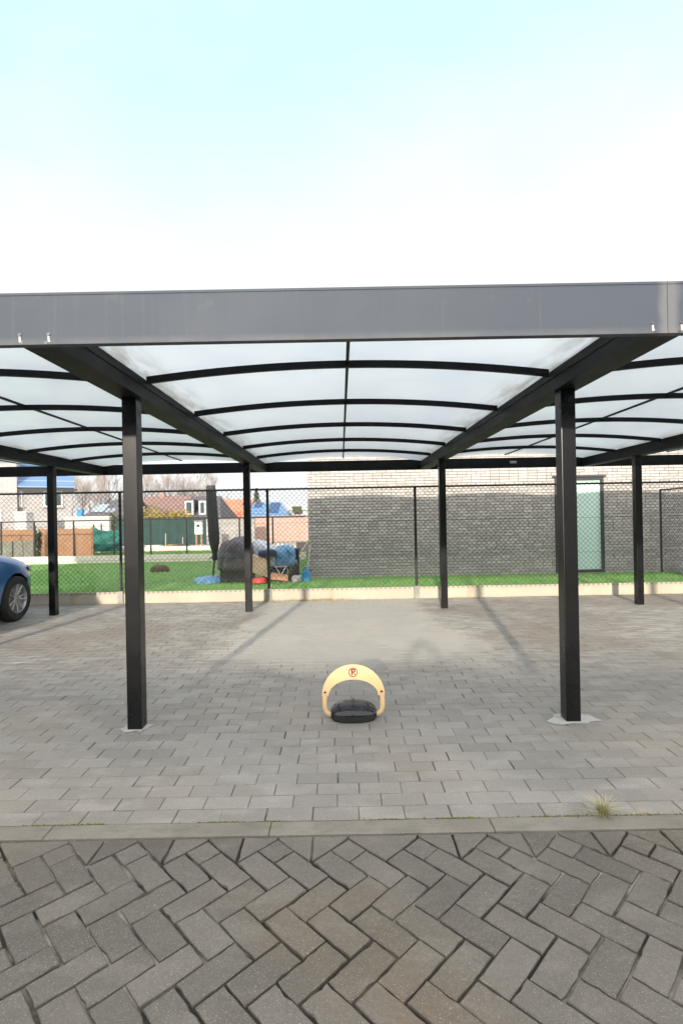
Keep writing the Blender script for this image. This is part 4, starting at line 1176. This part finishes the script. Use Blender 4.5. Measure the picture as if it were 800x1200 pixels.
t0 = thing('low_trellis', 'low dark trellis panel in front of the reddish garden wall', 'trellis', (A.x, Z, 0))
b = MB(); b.box(A.x, C.x, Z - .015, Z + .015, .42, .46)
for k in range(12): X = A.x + (C.x - A.x) * k / 11; b.box(X - .02, X + .02, Z - .014, Z + .014, .0, .419)
b.build('panel', M['grey_panel'], t0)
A = px(356, 650, 20)
b = MB(); b.box(A.x - .25, A.x + .35, 20, 20.5, .005, .40); b.box(A.x - .28, A.x + .38, 19.97, 20.53, .401, .44); tag(b.build('storage_chest', M['dark_metal'], bevel=.01), 'low dark storage chest beyond the lawn by the brick corner', 'chest')

# ------------------------------------------------------------------ houses
def window(par, x0, x1, z0, z1, y, fm=M['white_frame'], gm=M['glass'], t_=.07):
    f = MB()
    f.box(x0, x0 + t_, y - .06, y + .02, z0, z1); f.box(x1 - t_, x1, y - .06, y + .02, z0, z1)
    f.box(x0 + t_ + .001, x1 - t_ - .001, y - .06, y + .02, z1 - t_, z1); f.box(x0 + t_ + .001, x1 - t_ - .001, y - .06, y + .02, z0, z0 + t_)
    w_ = f.build('window', fm, par)
    g_ = MB(); g_.box(x0 + t_ - .002, x1 - t_ + .002, y - .03, y - .012, z0 + t_ - .002, z1 - t_ + .002); g_.build('pane', gm, w_)
    s_ = MB(); s_.box(x0 - .06, x1 + .06, y - .12, y - .003, z0 - .06, z0 - .003); s_.build('sill', M['post_socket'], w_)
    return w_
def gable_house(name, lab, x0, x1, y0, y1, ze, zr, wm_, rm, hipl=0, hipr=0, gp=None, over=.25):
    t0 = thing(name, lab, 'house', (x0, y0, 0), gp)
    ym = (y0 + y1) / 2
    b = MB(); b.box(x0, x1, y0, y1, -.05, ze)
    if not hipl: b.prism([(x0, y0, ze), (x0, y1, ze), (x0, ym, zr - .15)], (.2, 0, 0))
    if not hipr: b.prism([(x1 - .2, y0, ze), (x1 - .2, y1, ze), (x1 - .2, ym, zr - .15)], (.2, 0, 0))
    b.build('wall', wm_, t0)
    e = over; th = .14
    L0, L1 = x0 - .15, x1 + .15
    dz = (zr - ze) / (ym - y0) * e
    V = [(L0, y0 - e, ze - dz), (L1, y0 - e, ze - dz), (L1, y1 + e, ze - dz), (L0, y1 + e, ze - dz), (L0 + hipl, ym, zr), (L1 - hipr, ym, zr)]
    V2 = [(x, y, z + th) for x, y, z in V]
    b = MB(); n = 6
    F = [(0, 1, 5, 4), (2, 3, 4, 5), (6, 7, 11, 10), (8, 9, 10, 11), (0, 1, 7, 6), (2, 3, 9, 8)]
    F += [(1, 2, 5), (7, 8, 11), (1, 2, 8, 7)] if hipr else [(1, 5, 11, 7), (5, 2, 8, 11)]
    F += [(3, 0, 4), (9, 6, 10), (3, 0, 6, 9)] if hipl else [(0, 4, 10, 6), (4, 3, 9, 10)]
    b.add(V + V2, F)
    rf = b.build('roof', rm, t0)
    return t0, rf
def roofpt(x, f, y0, y1, ze, zr):   # point on the front slope, f 0..1 from eave to ridge
    ym = (y0 + y1) / 2; return Vector((x, y0 + (ym - y0) * f, ze + (zr - ze) * f + .15))
def roofquad(par, nm, m, xa, xb, f0, f1, y0, y1, ze, zr, lift=.05):
    a, b_, c, d = roofpt(xa, f0, y0, y1, ze, zr), roofpt(xb, f0, y0, y1, ze, zr), roofpt(xb, f1, y0, y1, ze, zr), roofpt(xa, f1, y0, y1, ze, zr)
    nn = (b_ - a).cross(d - a).normalized()
    q = MB(); q.prism([p + nn * .012 for p in (a, b_, c, d)], nn * lift); return q.build(nm, m, par)
# white brick house on the left with blue panelled roof
Z = 28.0
HA = R(27.7); xb = px(84, 580, Z).x
def along(q):                                  # photo column -> x along the turned facade
    k = (q - 399) / FPX
    return xb - (xb - k * Z) / (math.cos(HA) - k * math.sin(HA))
def hz_at(q, y):                               # height of a photo row on the turned facade
    return px(q, y, Z - (xb - along(q)) * math.sin(HA)).z
xm = along(21.5); xa = xm - 3.5
wh_, rf = gable_house('white_house', 'white brick house with blue panelled roof beyond the gardens at the left', xm, xb, Z, Z + 6, 3.42, 5.4, M['white_brick'], M['solar'])
wh_.location = (xb, Z, 0)
for ch_ in wh_.children: ch_.location = Vector((xm - xb, 0, 0))
b = MB(); b.box(xa, xm - .002, Z - .30, Z + 6, -.05, 6.2); b.build('wing', M['white_brick'], wh_)
b = MB(); b.box(xa - .2, xm + .10, Z - .5, Z + 6.2, 6.202, 6.5); b.build('wing_roof', M['tile_dark'], wh_)
for (q0, q1, r0, r1) in ((23.0, 27.0, 573.5, 594), (52, 74, 575, 594)):
    window(wh_, along(q0), along(q1), hz_at(q1, r1), hz_at(q0, r0), Z)
window(wh_, xm - 1.6, xm - .7, 1.0, 2.1, Z - .30)
b = MB(); b.box(xm + .02, xb + .3, Z - .34, Z - .26, 3.08, 3.19); b.build('gutter', M['dark_metal'], wh_)
wh_.rotation_euler = (0, 0, HA)
A, C = px(17, 601, 25), px(31.5, 625, 25)
t0 = thing('garden_shed', 'small white rendered shed in front of the white brick house', 'shed', (A.x, 25, 0))
b = MB(); b.box(A.x, C.x, 25, 25.6, -.02, A.z); b.build('wall', M['white_wall'], t0); b = MB(); b.box(A.x - .04, C.x + .04, 24.95, 25.65, A.z + .002, A.z + .05); b.build('roof', M['white_frame'], t0)
A, C = px(76, 603, 26.5), px(128, 603, 26.5)
t0 = thing('garden_wall', 'white garden wall joining the white brick house', 'wall', (A.x, 26.5, 0))
b = MB(); b.box(A.x, C.x, 26.5, 26.7, -.05, 1.62); b.build('wall', M['white_wall'], t0); b = MB(); b.box(A.x - .03, C.x + .03, 26.46, 26.74, 1.622, 1.68); b.build('coping', M['plate_pale'], t0)
A = px(94, 596, 28.5)
b = MB(); b.box(A.x - .12, A.x + .14, 28.4, 28.7, 1.62, 2.1); b.box(A.x - .03, A.x + .03, 28.5, 28.56, 0, 1.62); tag(b.build('blue_box', M['gas_blue'], bevel=.01), 'small dark blue box on a pole beside the white house corner', 'box')
# grey tiled house with skylights
Z = 42; xa, xb = px(97, 590, Z).x, px(146, 590, Z).x
h1, rf = gable_house('tiled_house', 'white house with grey tiled roof and skylights right of the blue roofed house', xa, xb, Z, Z + 6, 1.75, 3.35, M['white_wall'], M['tile_grey'], hipl=1.9)
roofquad(rf, 'skylight', M['skylight'], xa + .55, xa + 1.5, .15, .55, Z, Z + 6, 1.75, 3.35)
roofquad(rf, 'skylight', M['skylight'], xa + 1.65, xa + 1.95, .12, .32, Z, Z + 6, 1.75, 3.35)
roofquad(rf, 'skylight', M['skylight'], xa + 2.1, xa + 2.35, .12, .32, Z, Z + 6, 1.75, 3.35)
window(h1, xa + 1.0, xa + 1.8, .7, 1.5, Z)
# brown roof
Z = 46; xa, xb = px(156, 590, Z).x, px(214, 590, Z).x
h2, rf = gable_house('brown_roofed_house', 'house with reddish brown tiled roof behind the yellow hedge', xa, xb, Z, Z + 7, 2.0, 3.55, M['house_brick'], M['tile_brown'])
b = MB(); b.box(xa + 1.2, xa + 1.7, Z + 3.2, Z + 3.7, 3.3, 4.05); b.build('chimney', M['house_brick'], rf)
window(h2, xa + 1, xa + 2, .8, 1.8, Z); window(h2, xa + 3, xa + 4, .8, 1.8, Z)
# dark roof with dormers
Z = 44; xa, xb = px(214, 590, Z).x, px(257, 590, Z).x
h3, rf = gable_house('dormer_house', 'house with dark tiled roof and two white dormer windows', xa, xb, Z, Z + 6.5, 1.6, 3.4, M['white_wall'], M['tile_dark'], hipr=.8)
for q0, q1 in ((216.5, 226.5), (233, 241)):
    A, C = px(q0, 587, Z), px(q1, 603, Z)
    b = MB(); b.box(A.x - .08, C.x + .08, Z + .1, Z + 2.6, 1.65, A.z + .12); dm = b.build('dormer', M['tile_dark'], h3)
    f = MB(); f.box(A.x, C.x, Z + .04, Z + .098, C.z, A.z); f.build('window_frame', M['white_frame'], dm)
    f = MB(); f.box(A.x + .12, C.x - .12, Z + .02, Z + .039, C.z + .12, A.z - .12); f.build('pane', M['glass'], dm)
# orange red roof and solar roof
Z = 52; xa, xb = px(254, 592, Z).x, px(289, 592, Z).x
h4, rf = gable_house('red_roofed_house', 'house with bright orange red tiled roof', xa, xb, Z, Z + 7, 1.55, 3.35, M['house_brick'], M['tile_red'], hipl=0, hipr=0)
roofquad(rf, 'solar_panel', M['solar_dark'], xb - .9, xb + .1, .62, .92, Z, Z + 7, 1.55, 3.25)
window(h4, xa + .6, xa + 1.5, .5, 1.3, Z)
Z = 51; xa, xb = px(292, 592, Z).x, px(335, 592, Z).x
h5, rf = gable_house('solar_house', 'house with blue grey roof carrying dark blue solar panels', xa, xb, Z, Z + 7, 1.5, 2.95, M['white_wall'], M['solar'], hipr=1.1)
roofquad(rf, 'solar_panel', M['solar_dark'], xb - 1.9, xb - .9, .2, .9, Z, Z + 7, 1.5, 2.95)
roofquad(rf, 'solar_panel', M['solar_dark'], xa + .1, xa + .9, .62, .95, Z, Z + 7, 1.5, 2.95)
window(h5, xa + .8, xa + 1.6, .5, 1.3, Z)
Z = 62; xa, xb = px(333, 592, Z).x, px(385, 592, Z).x
h6, rf = gable_house('pale_house', 'pale house with low roof and dark chimney left of the brick building', xa, xb, Z, Z + 7, 2.3, 2.9, M['white_wall'], M['white_wall'])
A, C = px(342.5, 594.5, Z - 1), px(352.5, 601, Z - 1)
b = MB(); b.box(A.x, C.x, Z - 1.0, Z - .30, 2.0, A.z); b.box(A.x - .06, C.x + .06, Z - 1.05, Z - .28, A.z + .002, A.z + .1); b.build('chimney', M['dark_shrub'], h6)
window(h6, xa + 3.5, xa + 4.4, .8, 1.8, Z)
# row of houses behind the camera: they shade the foreground
hb, rf = gable_house('terraced_house', 'long brick house row across the road behind the camera', -24, 20, -19, -10.4, 2.7, 4.80, M['house_brick'], M['tile_dark'])
for k in range(9):
    x = -22 + k * 4.6; w_ = MB(); w_.box(x, x + 1.4, -10.399, -10.33, .9, 2.1); o = w_.build('window', M['white_frame'], hb)
    g_ = MB(); g_.box(x + .08, x + 1.32, -10.329, -10.31, .98, 2.02); g_.build('pane', M['glass'], o)

# ------------------------------------------------------------------ trees
def bare_tree(name, lab, X, Y, H, seed, group):
    rr = random.Random(seed)
    t0 = thing(name, lab, 'tree', (X, Y, 0), group)
    tr, cr = MB(), MB()
    top = Vector((X + rr.uniform(-.2, .2), Y, H * .5))
    tr.tube([(X, Y, -.1), (X + .05, Y, H * .2), top], [.16, .12, .08], 7)
    def br(p, d, L, r, lev):
        q = p; pts = [p]
        for k in range(3):
            d = (d + Vector((rr.gauss(0, .16), rr.gauss(0, .16), rr.gauss(.08, .1)))).normalized(); q = q + d * (L / 3); pts.append(q)
        cr.tube(pts, [r, r * .8, r * .6, r * .45], 4 if lev < 2 else 3, cap=False)
        if lev < 3:
            for k in range(5 if lev < 2 else 4):
                f = rr.uniform(.3, 1); i = min(2, int(f * 3)); b0 = pts[i].lerp(pts[i + 1], f * 3 - i)
                nd = (d + Vector((rr.gauss(0, .55), rr.gauss(0, .55), rr.uniform(.1, .5)))).normalized()
                br(b0, nd, L * rr.uniform(.45, .7), r * .55, lev + 1)
    for k in range(8):
        f = rr.uniform(.35, 1); b0 = Vector((X, Y, 0)).lerp(top, f)
        a = rr.uniform(0, 6.28); br(b0, Vector((math.cos(a) * .6, math.sin(a) * .6, rr.uniform(.6, 1.4))).normalized(), H * rr.uniform(.25, .42), .055, 0)
    tr.build('trunk', M['bark'], t0, smooth=True); cr.build('crown', M['twig'], t0, fix=False)
    return t0
protos = [bare_tree('bare_tree', 'bare winter tree with haze-paled twigs behind the far houses', 0, 72, 8.6, s, 'bare winter trees on the skyline') for s in (1, 2, 3)]
spots = [(84, 66), (96, 70), (105, 74), (117, 68), (128, 75), (152, 70), (170, 74), (180, 68), (193, 77), (204, 70), (217, 72), (229, 76), (243, 72), (262, 84), (286, 90), (60, 72), (35, 78)]
for i, (q, Z) in enumerate(spots):
    o = protos[i] if i < 3 else copy_tree(protos[i % 3])
    o.location = (px(q, 580, Z).x, Z, 0)
    o.rotation_euler = (0, 0, i * 1.3); o.scale = (1, 1, 1 + .12 * math.sin(i * 2.1)) if q < 250 else (.7, .7, .7)
rr = random.Random(9); Z = 66; A = px(301, 600, Z)
t0 = thing('conifer_tree', 'dark conical conifer behind the solar panelled roof', 'tree', (A.x, Z, 0))
b = MB(); b.tube([(A.x, Z, -.1), (A.x, Z, 5.0)], [.16, .03], 7); b.build('trunk', M['bark'], t0)
b = MB()
for k in range(2600):
    h = rr.random() ** .8; rad = .95 * (1 - h) ** .8 * (1 + .25 * math.sin(h * 40)) * rr.random() ** .4; a = rr.uniform(0, 6.28)
    P = Vector((A.x + rad * math.cos(a), Z + rad * math.sin(a), .5 + h * 4.8)); s = rr.uniform(.08, .2)
    q = Matrix.Rotation(a, 3, 'Z') @ Matrix.Rotation(rr.uniform(-.6, .6), 3, 'X')
    b.add([P + q @ Vector(v) for v in ((0, -s * .4, 0), (s, 0, -s * .4), (0, s * .4, 0))], [(0, 1, 2)])
b.build('crown', M['conifer'], t0, fix=False)

# ================================================================== WEEDS
def tuft(mb, c, n, h, spread, wd, rr):
    for k in range(n):
        a = rr.uniform(0, 6.28); L = h * rr.uniform(.5, 1.15); out = spread * rr.uniform(.2, 1.2)
        d = Vector((math.cos(a), math.sin(a), 0)); sd = Vector((-d.y, d.x, 0)) * wd
        p0 = Vector(c) + d * rr.uniform(0, .012) + Vector((rr.gauss(0, .006), rr.gauss(0, .004), 0))
        pts = []
        for i in range(5):
            f = i / 4; pts.append(p0 + d * (out * f * f) + Vector((0, 0, L * (f - .32 * f * f * (out / spread)))))
        mb.strip([p - sd * (1 - i / 4.3) for i, p in enumerate(pts)], [p + sd * (1 - i / 4.3) for i, p in enumerate(pts)])
rr = random.Random(4)
P = gz(706, 955); 
t0 = thing('grass_tuft', 'tuft of half-dry grass growing from the joint beside the kerb', 'grass tuft', (P.x, KB, 0))
b = MB(); tuft(b, (P.x, KB - .002, -.006), 150, .105, .115, .0017, rr); b.build('dry_blades', M['dry_blade'], t0, fix=False)
b = MB(); tuft(b, (P.x, KB - .002, -.006), 80, .085, .07, .0016, rr); b.build('green_blades', M['weed_blade'], t0, fix=False)
for (q, n_, h_, lab) in ((678, 22, .035, 'small green weed left of the half-dry grass tuft'), (746, 40, .035, 'straggly dry weed right of the half-dry grass tuft'), (765, 30, .022, 'low green weed in the kerb joint, second right of the grass tuft'), (782, 26, .018, 'tiny green weed in the kerb joint nearest the right edge')):
    P = gz(q, 952); b = MB()
    for k in range(5): tuft(b, (P.x + rr.uniform(-.04, .04), KB - .002, -.006), max(4, n_ // 5), h_, h_ * .9, .0012, rr)
    tag(b.build('weed', M['dry_blade'] if q == 746 else M['weed_blade'], fix=False), lab, 'weed', 'weeds in the kerb joint')
# moss cushions in the kerb joint
b = MB()
for k in range(240):
    x = rr.choice([gz(q, 962).x + rr.gauss(0, s) for q, s in ((112, .03), (255, .05), (315, .02), (455, .09), (60, .10), (540, .06), (650, .12), (740, .12))])
    r_ = rr.uniform(.0025, .0055); y = KB - .002 + rr.gauss(0, .002)
    b.lathe([(r_ * .8, -.006), (r_, -.001), (r_ * .75, r_ * .45), (r_ * .2, r_ * .6)], (x, y, 0), 6)
tag(b.build('moss', M['moss'], fix=False), kind='stuff')
# dry weeds along the foot of the fence plates
b = MB()
for k in range(420):
    q = rr.choice([rr.uniform(300, 420), rr.uniform(305, 400), rr.uniform(0, 300), rr.uniform(420, 800)])
    X = (q - 399) * FENCE / FPX
    tuft(b, (X, FENCE - .045 - rr.random() * (.12 if 300 < q < 420 else .03), 0), 5, .05 if 300 < q < 420 else .025, .05, .0028, rr)
tag(b.build('dry_weeds', M['dry_blade'], fix=False), kind='stuff')

# ================================================================== the photographer, kneeling behind the lens (only the shadow is in the picture)
X0, Y0 = .02, -.36
J = {'pelvis': (X0, Y0, .52, .135), 'waist': (X0, Y0 + .01, .70, .125), 'chest': (X0, Y0 + .01, .93, .145), 'neck': (X0, Y0 + .03, 1.09, .055), 'jaw': (X0, Y0 + .05, 1.17, .070), 'crown': (X0, Y0 + .05, 1.27, .085)}
E_ = [('pelvis', 'waist'), ('waist', 'chest'), ('chest', 'neck'), ('neck', 'jaw'), ('jaw', 'crown')]
for s_, n_ in ((-1, 'a'), (1, 'b')):
    J['sh' + n_] = (X0 + s_ * .15, Y0 + .02, 1.03, .062); J['el' + n_] = (X0 + s_ * .185, Y0 + .14, 1.25, .045); J['wr' + n_] = (X0 + s_ * .11, Y0 + .30, 1.41, .031); J['ha' + n_] = (X0 + s_ * .075, Y0 + .315, 1.46, .034)
    J['hip' + n_] = (X0 + s_ * .10, Y0 + .02, .46, .095); J['kn' + n_] = (X0 + s_ * .13, Y0 + .10, .075, .062); J['an' + n_] = (X0 + s_ * .12, Y0 - .30, .065, .042); J['toe' + n_] = (X0 + s_ * .12, Y0 - .42, .04, .035)
    E_ += [('chest', 'sh' + n_), ('sh' + n_, 'el' + n_), ('el' + n_, 'wr' + n_), ('wr' + n_, 'ha' + n_), ('pelvis', 'hip' + n_), ('hip' + n_, 'kn' + n_), ('kn' + n_, 'an' + n_), ('an' + n_, 'toe' + n_)]
    for k in range(4):
        J['f%s%d' % (n_, k)] = (X0 + s_ * (.070 - .004 * k), Y0 + .325, 1.475 - .017 * k, .009); J['t%s%d' % (n_, k)] = (X0 + s_ * (.045 - .004 * (k % 2)), Y0 + .345 - .01, 1.478 - .019 * k, .008)
        E_ += [('ha' + n_, 'f%s%d' % (n_, k)), ('f%s%d' % (n_, k), 't%s%d' % (n_, k))]
names = list(J); me = bpy.data.meshes.new('person'); me.from_pydata([J[n][:3] for n in names], [(names.index(a), names.index(c)) for a, c in E_], [])
po_ = bpy.data.objects.new('person', me); COL.objects.link(po_)
sk = po_.modifiers.new('skin', 'SKIN')
for n, sv in zip(names, me.skin_vertices[0].data): sv.radius = (J[n][3], J[n][3]); sv.use_root = (n == 'pelvis')
sb = po_.modifiers.new('sub', 'SUBSURF'); sb.levels = 2; sb.render_levels = 2
bpy.context.view_layer.update(); dg = bpy.context.evaluated_depsgraph_get(); me2 = bpy.data.meshes.new_from_object(po_.evaluated_get(dg))
po_.modifiers.clear(); po_.data = me2; me2.polygons.foreach_set('use_smooth', [True] * len(me2.polygons)); me2.materials.clear(); me2.materials.append(M['skin']); me2.materials.append(M['coat'])
for pl in me2.polygons:
    c = pl.center
    if not ((c.z > 1.10 and abs(c.x - X0) < .12 and c.y < Y0 + .2) or c.z > 1.40): pl.material_index = 1
tag(po_, 'person in a dark coat kneeling behind the camera with raised hands', 'person')
b = MB(); b.lathe([(.088, 1.235), (.098, 1.27), (.092, 1.32), (.06, 1.355), (.01, 1.365)], (X0, Y0 + .04, 0), 20); b.build('hair', M['hair'], po_, smooth=True)
b = MB(); b.box(X0 - .085, X0 + .065, -.035, -.027, 1.415, 1.487); tag(b.build('phone', M['black'], bevel=.003), 'slim dark phone held up in the hands of the kneeling person', 'phone')
